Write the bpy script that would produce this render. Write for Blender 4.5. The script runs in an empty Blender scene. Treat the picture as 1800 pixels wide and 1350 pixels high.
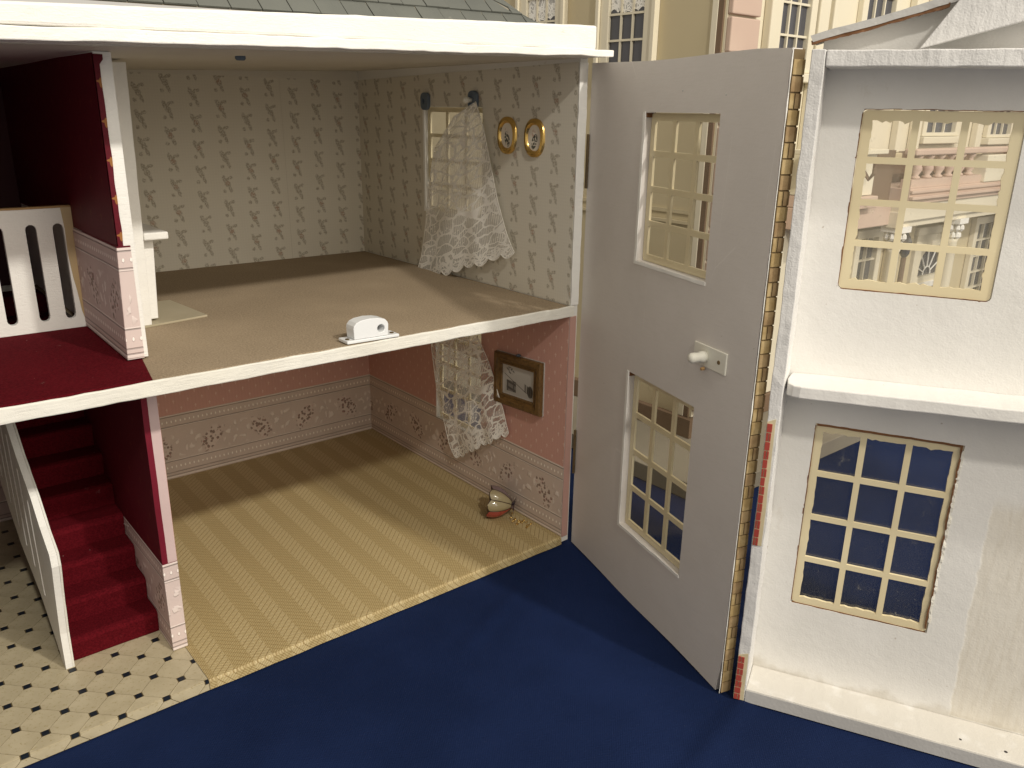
import bpy, bmesh, math, random
from mathutils import Vector, Matrix, noise
from mathutils.geometry import tessellate_polygon
random.seed(7)
S = bpy.context.scene
COL = S.collection
# ------------------------------------------------------------------ camera
FPX = 1450.2382
CAZ, CPI, CRO = 0.6942, -0.3201, 0.0177
CAM = Vector((-0.562, -0.586, 0.4451))
_f = Vector((math.sin(CAZ)*math.cos(CPI), math.cos(CAZ)*math.cos(CPI), math.sin(CPI)))
_r = Vector((math.cos(CAZ), -math.sin(CAZ), 0))
_u = _r.cross(_f)
_R = math.cos(CRO)*_r + math.sin(CRO)*_u
_U = -math.sin(CRO)*_r + math.cos(CRO)*_u
cd = bpy.data.cameras.new('camera'); cam = bpy.data.objects.new('camera', cd); COL.objects.link(cam)
cd.sensor_width = 36; cd.lens = FPX/1800*36; cd.clip_start = .01; cd.clip_end = 50
cam.matrix_world = Matrix(((_R.x, _U.x, -_f.x, CAM.x), (_R.y, _U.y, -_f.y, CAM.y), (_R.z, _U.z, -_f.z, CAM.z), (0, 0, 0, 1)))
S.camera = cam
# ------------------------------------------------------------------ light
W = bpy.data.worlds.new("World"); S.world = W; W.use_nodes = True
bg = W.node_tree.nodes['Background']; bg.inputs[0].default_value = (1.0, .92, .80, 1); bg.inputs[1].default_value = .66
S.view_settings.view_transform = 'Standard'; S.view_settings.look = 'None'; S.view_settings.exposure = 0; S.view_settings.gamma = 1
def lamp(name, target, direction, dist, size, power, col):
    l = bpy.data.lights.new(name, 'AREA'); l.shape = 'DISK'; l.size = size; l.energy = power; l.color = col
    o = bpy.data.objects.new(name, l); COL.objects.link(o)
    v = Vector(direction).normalized(); o.location = Vector(target) + v*dist
    o.rotation_euler = v.to_track_quat('Z', 'Y').to_euler()
    return o
lamp('ceiling_lamp', (-.15, .1, .25), (.178, -1, .80), 2.6, .10, 28, (1, .945, .86))
lamp('ceiling_lamp', (-.15, .1, .25), (-.26, -1, .80), 2.6, .13, 20, (1, .945, .86))
lamp('hall_window_light', (-.2, .2, .25), (.08, -1, .36), 3.2, 1.5, 25, (1, .91, .78))  # broad soft fill added behind the camera to lift the back walls
# fill spot added to brighten the big house behind
sl = bpy.data.lights.new('background_fill_spot', 'SPOT'); sl.energy = 16; sl.spot_size = math.radians(34); sl.spot_blend = .5; sl.shadow_soft_size = .12; sl.color = (1, .90, .68)
so = bpy.data.objects.new('background_fill_spot', sl); COL.objects.link(so); so.location = (1.5, -1.35, 1.5)
so.rotation_euler = (Vector((1.5, -1.35, 1.5)) - Vector((1.05, .1, .35))).to_track_quat('Z', 'Y').to_euler()

# ------------------------------------------------------------------ node helpers
class X:
    nt = None
    def __init__(s, sock): s.s = sock
    @staticmethod
    def m(op, *a, clamp=False):
        n = X.nt.nodes.new('ShaderNodeMath'); n.operation = op; n.use_clamp = clamp
        for i, v in enumerate(a):
            if isinstance(v, X): X.nt.links.new(v.s, n.inputs[i])
            else: n.inputs[i].default_value = v
        return X(n.outputs[0])
    def __add__(s, o): return X.m('ADD', s, o)
    __radd__ = __add__
    def __sub__(s, o): return X.m('SUBTRACT', s, o)
    def __rsub__(s, o): return X.m('SUBTRACT', o, s)
    def __mul__(s, o): return X.m('MULTIPLY', s, o)
    __rmul__ = __mul__
    def __truediv__(s, o): return X.m('DIVIDE', s, o)
    def abs(s): return X.m('ABSOLUTE', s)
    def floor(s): return X.m('FLOOR', s)
    def mod(s, o): return X.m('FLOORED_MODULO', s, o)
    def sin(s): return X.m('SINE', s)
    def gt(s, o): return X.m('GREATER_THAN', s, o)
    def lt(s, o): return X.m('LESS_THAN', s, o)
    def sqrt(s): return X.m('SQRT', s)
    def clamp(s): return X.m('ADD', s, 0.0, clamp=True)
def mx(a, b): return X.m('MAXIMUM', a, b)
def mn(a, b): return X.m('MINIMUM', a, b)
def step(v, a, b):
    n = X.nt.nodes.new('ShaderNodeMapRange'); n.interpolation_type = 'SMOOTHSTEP'
    X.nt.links.new(v.s, n.inputs[0]); n.inputs[1].default_value = a; n.inputs[2].default_value = b
    n.inputs[3].default_value = 0; n.inputs[4].default_value = 1
    if a > b:
        n.inputs[1].default_value = b; n.inputs[2].default_value = a; n.inputs[3].default_value = 1; n.inputs[4].default_value = 0
    return X(n.outputs[0])
def coords():
    t = X.nt.nodes.new('ShaderNodeTexCoord'); sp = X.nt.nodes.new('ShaderNodeSeparateXYZ')
    X.nt.links.new(t.outputs['Object'], sp.inputs[0])
    return t.outputs['Object'], X(sp.outputs[0]), X(sp.outputs[1]), X(sp.outputs[2])
def vec(a, b, c):
    n = X.nt.nodes.new('ShaderNodeCombineXYZ')
    for i, v in enumerate((a, b, c)):
        if isinstance(v, X): X.nt.links.new(v.s, n.inputs[i])
        else: n.inputs[i].default_value = v
    return n.outputs[0]
def nz(vs, scale, detail=2, rough=.5):
    n = X.nt.nodes.new('ShaderNodeTexNoise'); X.nt.links.new(vs, n.inputs['Vector'])
    n.inputs['Scale'].default_value = scale; n.inputs['Detail'].default_value = detail; n.inputs['Roughness'].default_value = rough
    return X(n.outputs[0])
def vor(vs, scale, feat='F1', rnd=1):
    n = X.nt.nodes.new('ShaderNodeTexVoronoi'); n.feature = feat; X.nt.links.new(vs, n.inputs['Vector'])
    n.inputs['Scale'].default_value = scale; n.inputs['Randomness'].default_value = rnd
    return X(n.outputs['Distance'])
def wn(vs):
    n = X.nt.nodes.new('ShaderNodeTexWhiteNoise'); X.nt.links.new(vs, n.inputs['Vector']); return X(n.outputs['Value'])
def col(c):
    n = X.nt.nodes.new('ShaderNodeRGB'); n.outputs[0].default_value = (*c, 1); return n.outputs[0]
def mix(f, a, b):
    n = X.nt.nodes.new('ShaderNodeMix'); n.data_type = 'RGBA'
    X.nt.links.new(f.s, n.inputs[0]) if isinstance(f, X) else setattr(n.inputs[0], 'default_value', f)
    X.nt.links.new(a if not isinstance(a, tuple) else col(a), n.inputs[6]); X.nt.links.new(b if not isinstance(b, tuple) else col(b), n.inputs[7])
    return n.outputs[2]
def start(name):
    m = bpy.data.materials.new(name); m.use_nodes = True; X.nt = m.node_tree
    return m, m.node_tree.nodes['Principled BSDF']
def finish(m, p, color, rough=.6, height=None, bd=.0005, alpha=None, metallic=0, spec=.3, bstr=.6):
    nt = m.node_tree
    if isinstance(color, tuple): p.inputs['Base Color'].default_value = (*color, 1)
    else: nt.links.new(color, p.inputs['Base Color'])
    if isinstance(rough, X): nt.links.new(rough.s, p.inputs['Roughness'])
    else: p.inputs['Roughness'].default_value = rough
    p.inputs['Metallic'].default_value = metallic
    p.inputs['Specular IOR Level'].default_value = spec
    if height is not None:
        b = nt.nodes.new('ShaderNodeBump'); b.inputs['Distance'].default_value = bd; b.inputs['Strength'].default_value = bstr
        nt.links.new(height.s, b.inputs['Height']); nt.links.new(b.outputs[0], p.inputs['Normal'])
    if alpha is not None: nt.links.new(alpha.s, p.inputs['Alpha'])
    return m
M = {}
def paint(name, c, c2=None, stain=None, rough=.55, bd=.0004, grain=60, amt=.5, streak=None):
    m, p = start(name); o, x, y, z = coords()
    if c2 is None: c2 = tuple(v*.9 for v in c)
    big = nz(o, 9, 4); base = mix(step(big, .35, .7), c, c2)
    h = nz(o, grain, 4) + nz(o, grain*9, 2)*.35
    if streak:
        sv = vec(x*streak[0], y*streak[1], z*streak[2]); sn = nz(sv, 40, 4)
        h = h + sn*.7; base = mix(step(sn, .62, .80)*.25, base, tuple(v*.72 for v in c))
    if stain:
        f = step(nz(o, 38, 6, .7), .66, .74)*amt
        base = mix(f, base, stain)
        f2 = step(nz(o, 260, 3), .74, .8)*.6*amt
        base = mix(f2, base, tuple(v*.5 for v in stain))
    M[name] = finish(m, p, base, rough, h, bd); return M[name]
paint('white_paint', (.78, .76, .70), (.72, .70, .65), (.42, .33, .22), amt=.45)
paint('trim_paint', (.86, .845, .79), (.80, .78, .73), (.5, .42, .30), bd=.0007, grain=90, amt=.4, streak=(5, 14, 22))
paint('edge_paint', (.80, .78, .71), (.74, .71, .62), (.30, .20, .10), bd=.0009, grain=140, amt=.85, streak=(1.5, 10, 20))
m, p = start('door_paint'); o, x, y, z = coords()
c = mix(step(nz(o, 10, 5, .6), .3, .7), (.70, .66, .615), (.65, .61, .565))
br = nz(vec(x*4, y*4, z*40), 18, 3); c = mix(step(br, .45, .7)*.18, c, (.60, .56, .50))
sc = step(vor(vec(x + y, z*.45 + y, 0.0), 9, 'DISTANCE_TO_EDGE'), .0035, .001)*step(nz(o, 16, 2), .52, .6); c = mix(sc*.35, c, (.82, .79, .74))
f2 = step(nz(o, 220, 4), .72, .78)*.35; c = mix(f2, c, (.35, .28, .2))
M['door_paint'] = finish(m, p, c, .6, nz(o, 50, 4) + nz(o, 500, 2)*.4 + br*.3, .0003)
m, p = start('facade_paint'); o, x, y, z = coords()
ss = (x + .0592)*math.cos(-1.1047) + (y + .2726)*math.sin(-1.1047)
c = mix(step(nz(o, 8, 5, .6), .3, .7), (.77, .755, .72), (.70, .685, .645))
n1 = nz(o, 24, 5, .6)
pt = step(ss + (n1 - .5)*.012, .1570, .1590)*step(z + (n1 - .5)*.03, .192, .180)*step(z, .003, .004)
wood = step(nz(vec(x*10, y*10, z), 30, 4), .4, .75)
c = mix(pt*.48, c, mix(wood, (.68, .62, .50), (.56, .49, .36)))
gr = step(z + (nz(o, 60, 4) - .5)*.03, .012, .003)*step(z, -.001, .002)*.5; c = mix(gr, c, (.50, .46, .38))
sm = step(nz(vec(x, y, z*.6), 32, 6, .75), .60, .72)*.30; c = mix(sm, c, (.55, .50, .42))
f2 = step(nz(o, 240, 4), .72, .77)*.5; c = mix(f2, c, (.34, .26, .19))
M['facade_paint'] = finish(m, p, c, .6, nz(o, 34, 4) + nz(o, 160, 3)*.5 + nz(o, 700, 2)*.3 - pt*.4, .0008)
paint('facade_rail_paint', (.66, .65, .63), (.60, .59, .57), (.34, .20, .16), bd=.0012, grain=90, amt=.7, streak=(6, 6, 1))
paint('ceiling_paint', (.66, .62, .53), (.62, .58, .49))
paint('grey_trim', (.50, .49, .47), (.44, .43, .41), (.3, .25, .2), streak=(8, 8, 8), amt=.4)
paint('cream_plastic', (.74, .65, .43), (.70, .60, .38), (.55, .42, .22), rough=.45, bd=.0001, amt=.15)
paint('split_wood', (.62, .49, .30), (.46, .33, .17), (.25, .13, .05), streak=(60, 20, 4), amt=.9)
paint('bare_wood', (.42, .26, .11), (.33, .19, .08), (.2, .1, .04), streak=(3, 3, 30))
paint('rust_wood', (.22, .10, .04), (.15, .07, .03))
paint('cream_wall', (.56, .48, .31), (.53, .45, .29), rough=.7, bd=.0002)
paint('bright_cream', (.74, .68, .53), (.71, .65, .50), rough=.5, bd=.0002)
paint('pink_stone', (.58, .44, .35), (.54, .40, .32), rough=.8)
paint('brown_wood', (.19, .125, .08), (.15, .10, .06))
paint('dark_inside', (.05, .045, .045), (.035, .03, .03))
paint('plinth_grey', (.28, .25, .19), (.24, .21, .16), rough=.8)
paint('white_plastic', (.80, .81, .80), (.77, .78, .78), rough=.35, bd=.00005)
paint('nylon', (.78, .76, .66), (.74, .72, .62), rough=.35, bd=.00005)
paint('blue_tack', (.13, .165, .205), (.10, .13, .17), rough=.7)
paint('brass_dark', (.16, .11, .05), (.06, .04, .02), rough=.35)
paint('card_hearth', (.47, .41, .29), (.38, .33, .22), rough=.5, bd=.0001)
paint('slate', (.15, .155, .135), (.105, .11, .098), (.22, .22, .19), rough=.85, bd=.0006, grain=120)
paint('bare_primer', (.71, .685, .62), (.66, .63, .56), (.45, .36, .24), amt=.3, streak=(10, 10, 1))
paint('picture_mount', (.50, .48, .44))
paint('red_brick', (.36, .055, .04), (.28, .04, .03), rough=.8)
paint('pale_mortar', (.58, .50, .32), (.5, .42, .26), (.4, .2, .1), rough=.8)
paint('mortar_brown', (.16, .11, .05))
paint('torn_paper', (.62, .55, .5), (.5, .42, .38))
def brickmat(name, c, c2):
    m, p = start(name); o, x, y, z = coords()
    M[name] = finish(m, p, mix(step(nz(o, 120, 4), .35, .65), c, c2), .75, nz(o, 300, 3), .0003)
brickmat('yellow_brick', (.40, .30, .15), (.30, .21, .09)); brickmat('tan_brick', (.33, .235, .12), (.25, .165, .08))
# blue cloth
m, p = start('blue_cloth'); o, x, y, z = coords()
wv = (x*2600).sin()*(y*2600).sin()
sp = step(vor(vec(x, y, 0.0), 16), .022, .012)*.7 + step(nz(o, 420, 2), .74, .79)*.12
M['cloth'] = finish(m, p, mix(sp, mix(step(nz(o, 5, 5, .6), .35, .65), (.0058, .0135, .048), (.0090, .0195, .068)), (.10, .11, .16)), .9, wv*.3 + nz(o, 500, 2) + nz(o, 30, 3)*2, .0006, spec=.1)
# beige carpet (velour card)
def carpet(name, a, b, lint, spk):
    m, p = start(name); o, x, y, z = coords()
    n1 = nz(o, 650, 3, .7); n2 = nz(o, 14, 3)
    c = mix(step(n1, .35, .65), a, tuple(v*.85 for v in b)); c = mix(step(n2, .4, .75)*.25, c, tuple(v*1.25 for v in a))
    c = mix(step(nz(o, 55, 5, .7), .66, .76)*lint, c, (.35, .28, .25)); c = mix(step(nz(o, 300, 1), .80, .83)*spk, c, (.6, .5, .45))
    M[name] = finish(m, p, c, .95, n1, .0005, spec=.05)
carpet('beige_carpet', (.40, .315, .215), (.31, .24, .16), 0, .2)
carpet('red_carpet', (.115, .0065, .011), (.078, .004, .0075), .22, .5)
# herringbone lino
m, p = start('herringbone_lino'); o, x, y, z = coords()
u = (x + 0.1785 - y*.02) / .0328
fu = (u + .25).mod(1.0)
half = step((fu - .25 + (nz(o, 260, 2) - .5)*.10).abs() - ((fu - .25).gt(.5))*((fu - .25)*2 - 1), .265, .235)                        # bright bars here
tri = (fu - .5).abs()*.0328
vv = (y - z*1.0)
inb = vv - (x*1.0)                    # +45 slant
bar = (inb/.0070).mod(1.0)
barl = step((bar - .5).abs(), .40, .47)
fib = ((x + vv)*2100 + nz(o, 500, 1)*5).sin()
barB = ((vv + x)/.0070).mod(1.0)
barBl = step((barB - .5).abs(), .36, .48)
fibB = ((vv - x)*2400 + nz(o, 400, 1)*4).sin()
light = mix(step(fib, .0, 1.0)*.7, (.45, .35, .17), (.64, .53, .31))
dark = mix(step(fibB, -.4, .8)*.8, (.35, .26, .115), (.545, .435, .225))
c = mix(half, dark, light)
seam = step((fu - .5).abs(), .02, .0)*.0
line = half*barl + (1 - half)*barBl*.6
c = mix(line*.7, c, (.22, .13, .04))
c = mix(step(nz(o, 5, 2), .35, .7)*.15, c, (.55, .42, .2))
M['herringbone'] = finish(m, p, c, .5, fib*half - line*2, .00015, spec=.35)
# octagon tile
m, p = start('marbled_tile'); o, x, y, z = coords()
vein = step(nz(vec(x, y, z), 330, 4, .75), .56, .66)
c = mix(step(nz(o, 60, 3), .3, .7), (.53, .46, .31), (.46, .395, .26)); c = mix(vein*.7, c, (.33, .26, .12))
M['tile'] = finish(m, p, c, .35, nz(o, 300, 2), .0001, spec=.4)
paint('grout', (.14, .10, .045)); paint('inset_black', (.012, .017, .026), rough=.35)
# wallpapers -------------------------------------------------
def ell(u, v, cx, cy, a, b, ang):
    ca, sa = math.cos(ang), math.sin(ang)
    du, dv = u - cx, v - cy
    e1 = (du*ca + dv*sa)/a; e2 = (dv*ca - du*sa)/b
    return (e1*e1 + e2*e2)
def sprig(name, axis, flip=1):
    m, p = start(name); o, x, y, z = coords()
    h = (x if axis == 'x' else y)*flip
    wob = (nz(o, 420, 2) - .5)*.0026; wob2 = (nz(vec(y, z, x), 380, 2) - .5)*.0026
    ci = (h/.0302 + .52).floor()
    du = h - (ci - .02)*.0302 + wob
    off = ci.mod(2.0)*.0125 + ci.mod(3.0)*.002
    rz = (z + off)/.0285; ri = rz.floor()
    dv = (rz - ri - .5)*.0285 + wob2
    rnd = wn(vec(ci, ri, 3.0))
    d = ell(du, dv, -.0025, .005, .0054, .0026, math.radians(112))
    d = mn(d, ell(du, dv, .0006, .0000, .0042, .0034, math.radians(120)))
    d = mn(d, ell(du, dv, .0036, -.0062, .0048, .0020, math.radians(110)))
    d = mn(d, ell(du, dv, .0054, .0072, .0023, .0019, .4))
    d = mn(d, ell(du, dv, -.0036, -.0085, .0021, .0022, .4))
    d = mn(d, ell(du, dv, .0018, .0060, .0016, .0034, -.8))
    msk = step(d, 1.35, .6)*(step(nz(o, 620, 3), .34, .60)*.58 + .10)
    pinkc = step(ell(du, dv, .0006, .0010, .0030, .0030, 0), 1.2, .5)*rnd.gt(.55)
    cloth = step((z*1900).sin(), -1, 1)*.5 + step((h*1900).sin(), -1, 1)*.5
    base = mix(cloth*.5, (.70, .66, .56), (.64, .60, .51))
    base = mix(step(nz(o, 6, 3), .35, .7)*.3, base, (.60, .54, .42))
    c = mix(msk, base, (.26, .22, .155)); c = mix(pinkc*msk*.7, c, (.46, .25, .17))
    seam = step((x + .1060 + (z - .37)*.01).abs(), .0004, .0001)*.35 if axis == 'x' else step((y - .20).abs(), .0002, .0001)*.1
    c = mix(seam, c, (.36, .31, .23))
    sc = step(nz(o, 13, 3), .70, .76)*.25; c = mix(sc, c, (.66, .62, .54))
    M[name] = finish(m, p, c, .75, nz(o, 600, 2), .00015, spec=.15)
sprig('sprig_paper_back', 'x'); sprig('sprig_paper_side', 'y', -1)
def border(u, z, o, base, pale):
    """pink dado border colours; z measured from the skirting"""
    c = mix(step(nz(o, 25, 3), .3, .7), base, tuple(v*.93 for v in base))
    lines = [(.0825, .0011, 1), (.0810, .0007, 0), (.0683, .0009, 0), (.0672, .0009, 1), (.0238, .0009, 1), (.0226, .0008, 0), (.0078, .0009, 0), (.0038, .0008, 0), (.0018, .0016, 1)]
    h = None
    for zc, w, lt in lines:
        k = step((z - zc).abs(), w, w*.45)
        c = mix(k*(.75 if lt else .62), c, pale if lt else tuple(v*.42 for v in base))
        hh = k if lt else k*-1.0
        h = hh if h is None else h + hh
    for zc in (.0745, .0150):
        e = ell((u/.0055).mod(1.0)*.0055 - .00275, z, 0, zc, .0009, .0016, 0)
        k = step(e, 1.3, .6); c = mix(k*.85, c, tuple(min(1, v*1.35) for v in pale)); h = h + k
    ci = (u/.0640).floor(); du = u - (ci + .5)*.0640
    sgn = (ci.mod(2.0)*2 - 1)
    dv = z - .0430
    # embossed scroll-work
    sw = ((du*330 + nz(o, 70, 2)*7).sin()*(dv*300 + nz(vec(z, u, .3), 80, 2)*7).sin())
    win = step(dv.abs(), .018, .012)*step(du.abs(), .012, .018)
    k = step(sw, .30, .65)*win
    c = mix(k*.75, c, pale); h = h + k*1.2
    e = ell(du + dv*sgn*.45, dv, 0, 0, .0135, .0170, 0) + (nz(o, 130, 3) - .5)*2.4
    bm_ = step(e, 1.0, .55)
    vd = vor(vec(u, z, 0.0), 240); leaf = step(vd, .52, .38)
    c = mix(bm_*leaf*.80, c, (.17, .105, .075)); ro = step(vor(vec(z, u, 2.0), 260), .32, .2)*bm_
    c = mix(ro*.6, c, (.42, .18, .15)); c = mix(bm_*(1 - leaf)*.25, c, pale)
    return c, h
def pinkpaper(name, axis, flip=1):
    m, p = start(name); o, x, y, z = coords()
    u = (x if axis == 'x' else y)*flip
    uu = u + .006 if axis == 'x' else u + .127
    zb = z - .0003
    cb, h = border(uu, zb, o, (.60, .485, .405), (.78, .68, .59))
    # pink paper with small crosses
    r = z/.0095; ri = r.floor(); dv = (r - ri - .5)*.0095
    du = (u/.0175 + ri.mod(2.0)*.5 + .1).mod(1.0)*.0175 - .00875
    cr = mx(step(du.abs(), .0006, .0003)*step(dv.abs(), .0027, .0018), step((dv - .0006).abs(), .0006, .0003)*step(du.abs(), .0016, .0010))
    base = mix(step((u*1500).sin(), -1, 1)*.3, (.60, .335, .27), (.55, .30, .24))
    cp = mix(cr*.6, base, (.80, .60, .50))
    up = zb.gt(.0835)
    c = mix(up, cb, cp)
    M[name] = finish(m, p, c, .6, h*(1 - up) + cr*up*.4, .0004, spec=.25, bstr=1)
pinkpaper('pink_paper_back', 'x'); pinkpaper('pink_paper_side', 'y', -1)
def hallpaper(name, z0, axis='y', front=False):
    m, p = start(name); o, x, y, z = coords()
    u = (y + .02) if axis == 'y' else (x + .45)
    if front: u = u + .012
    zb = (z - z0)
    cb, h = border(u, zb, o, (.56, .42, .39) if not front else (.66, .54, .50), (.78, .68, .63))
    r = z/.0270; ri = r.floor(); dv = (r - ri - .5)*.027
    du = (y/.030 + ri.mod(2.0)*.5).mod(1.0)*.030 - .015
    if front: du = x + .3975 + y*0; dv = (z/.0262).mod(1.0)*.0262 - .013
    g = mx(step(ell(du, dv, 0, 0, .0012, .0034, 0), 1.2, .7), step(ell(du, dv, 0, .0010, .0030, .0010, 0), 1.2, .7))
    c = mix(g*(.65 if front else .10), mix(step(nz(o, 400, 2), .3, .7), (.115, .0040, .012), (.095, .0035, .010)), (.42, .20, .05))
    up = zb.gt(.0838)
    M[name] = finish(m, p, mix(up, cb, c), .6, h*(1 - up), .0004, spec=.2, bstr=1)
hallpaper('hall_paper_upper', .262); hallpaper('hall_paper_lower', 0.0)
hallpaper('hall_paper_upper_edge', .262, 'x', True); hallpaper('hall_paper_lower_edge', 0, 'x', True)
paint('red_paper_shaded', (.05, .0025, .006), (.04, .002, .005))  # red hall paper with the deep shade of the hall put into its colour
paint('red_paper_plain', (.17, .008, .022), (.14, .006, .017), (.25, .12, .04), amt=.3); paint('pink_edge', (.62, .47, .45), (.56, .42, .40), bd=.0005)
paint('plain_pink', (.50, .30, .25), (.46, .27, .22), (.7, .55, .5), amt=.3)
# glass / plastic sheet
def sheet(name, tint, a, smear, rough=.08, haze=.015):
    m, p = start(name); o, x, y, z = coords(); nt = m.node_tree
    tr = nt.nodes.new('ShaderNodeBsdfTransparent'); gl = nt.nodes.new('ShaderNodeBsdfGlossy'); gl.inputs['Roughness'].default_value = rough
    gl.inputs[0].default_value = (.9, .9, .85, 1)
    df = nt.nodes.new('ShaderNodeBsdfDiffuse'); df.inputs[0].default_value = (*tint, 1)
    m1 = nt.nodes.new('ShaderNodeMixShader'); m1.inputs[0].default_value = a
    nt.links.new(tr.outputs[0], m1.inputs[1]); nt.links.new(gl.outputs[0], m1.inputs[2])
    m2 = nt.nodes.new('ShaderNodeMixShader')
    f = step(nz(o, 45, 6, .8), .58, .74)*smear + haze + step(nz(o, 260, 4, .7), .66, .74)*smear
    nt.links.new(f.s, m2.inputs[0]); nt.links.new(m1.outputs[0], m2.inputs[1]); nt.links.new(df.outputs[0], m2.inputs[2])
    nt.links.new(m2.outputs[0], nt.nodes['Material Output'].inputs[0]); M[name] = m
sheet('clear_pane', (.7, .66, .5), .03, .05); sheet('smeared_pane', (.70, .66, .52), .04, .13); sheet('hazy_pane', (.74, .68, .52), .04, .28, haze=.07)
m, p = start('dark_glass'); M['dark_glass'] = finish(m, p, (.075, .075, .085), .12, spec=.5)
m, p = start('gold'); o, x, y, z = coords(); M['gold'] = finish(m, p, (.74, .50, .16), .26, nz(o, 300, 2), .0001, metallic=.9)
m, p = start('dark_lead'); M['lead'] = finish(m, p, (.06, .035, .02), .45)
m, p = start('frame_wood'); o, x, y, z = coords()
M['frame_wood'] = finish(m, p, mix(step(nz(vec(x*8, y*3, z*3), 90, 4), .35, .7), (.17, .095, .03), (.10, .055, .018)), .42, nz(o, 200, 3), .0002, spec=.4)
def shellglass(name, c):
    m, p = start(name); M[name] = finish(m, p, c, .12, spec=.7); p.inputs['Coat Weight'].default_value = .5
shellglass('shade_cream', (.36, .30, .17)); shellglass('shade_mauve', (.17, .12, .12)); shellglass('shade_red', (.30, .045, .03)); shellglass('shade_navy', (.06, .045, .06))
paint('curtain_thread', (.80, .77, .69), bd=.0001)
# lace
def lace(name, rich):
    m, p = start(name); nt = m.node_tree
    t = nt.nodes.new('ShaderNodeUVMap'); sp_ = nt.nodes.new('ShaderNodeSeparateXYZ'); nt.links.new(t.outputs[0], sp_.inputs[0])
    u, v = X(sp_.outputs[0]), X(sp_.outputs[1]); uv = t.outputs[0]      # metres on the fabric; v = distance above hem
    d = nz(uv, 60, 2)*.012
    wv = vec(u + d, v + (nz(uv, 75, 2)*.012), 0.0)
    vines = step(vor(wv, 75, 'DISTANCE_TO_EDGE'), .11, .05)
    fl = step(nz(wv, 62, 3), .50, .53)
    rib = step((u*2600 + v*150).sin(), -.5, .6)
    fine = step(vor(uv, 900), .55, .3)
    dots = step(vor(uv, 240), .32, .22)
    hem = step(v + nz(uv, 90, 1)*.004, .0230, .0205); hemp = step(vor(uv, 210, 'DISTANCE_TO_EDGE'), .16, .08)*.7 + .3
    fade = step(v, rich[0], rich[1])                 # patterned lower down, plainer net above
    a = mx(mx(vines*1.0, fl*(rib*.5 + .32)), dots*fl)*(fade*.9 + .1)
    a = mx(a, hem*hemp)
    a = mx(a, fine*.14 + rich[2] + rib*.16)
    finish(m, p, (.90, .88, .82), .9, spec=.1); nt.links.new(a.s, p.inputs['Alpha'])
    p.inputs['Transmission Weight'].default_value = 0
    M[name] = m
lace('lace_upper', (.36, .20, .42)); lace('lace_lower', (.24, .17, .16))
lace('lace_far', (.3, .2, .4))

# ------------------------------------------------------------------ mesh helpers
def link(name, verts, faces, mat, parent=None, smooth=False, uv=None):
    me = bpy.data.meshes.new(name); me.from_pydata([tuple(v) for v in verts], [], faces); me.update()
    o = bpy.data.objects.new(name, me); COL.objects.link(o)
    for mm in (mat if isinstance(mat, (list, tuple)) else [mat]): me.materials.append(M[mm] if isinstance(mm, str) else mm)
    if smooth: me.polygons.foreach_set('use_smooth', [True]*len(me.polygons))
    if uv:
        l = me.uv_layers.new(name='UVMap')
        for lp in me.loops: l.data[lp.index].uv = uv[lp.vertex_index]
    if parent: setp(o, parent)
    return o
def setp(o, parent):
    o.parent = parent; bpy_m = Matrix.Translation(worldloc(parent)); o.matrix_parent_inverse = bpy_m.inverted()
def worldloc(o):
    v = o.location.copy(); 
    while o.parent: 
        v = o.matrix_parent_inverse @ v; v = v + o.parent.location if o.parent.type == 'EMPTY' and not o.parent.parent else v + worldloc(o.parent) if o.parent else v; return v
    return v
def tag(o, label=None, cat=None, group=None, kind=None):
    if label: o['label'] = label
    if cat: o['category'] = cat
    if group: o['group'] = group
    if kind: o['kind'] = kind
    return o
def thing(name, loc, label, cat, group=None):
    o = bpy.data.objects.new(name, None); COL.objects.link(o); o.location = loc; o.empty_display_size = .02
    return tag(o, label, cat, group)
ID = lambda a, b, c: Vector((a, b, c))
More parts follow.
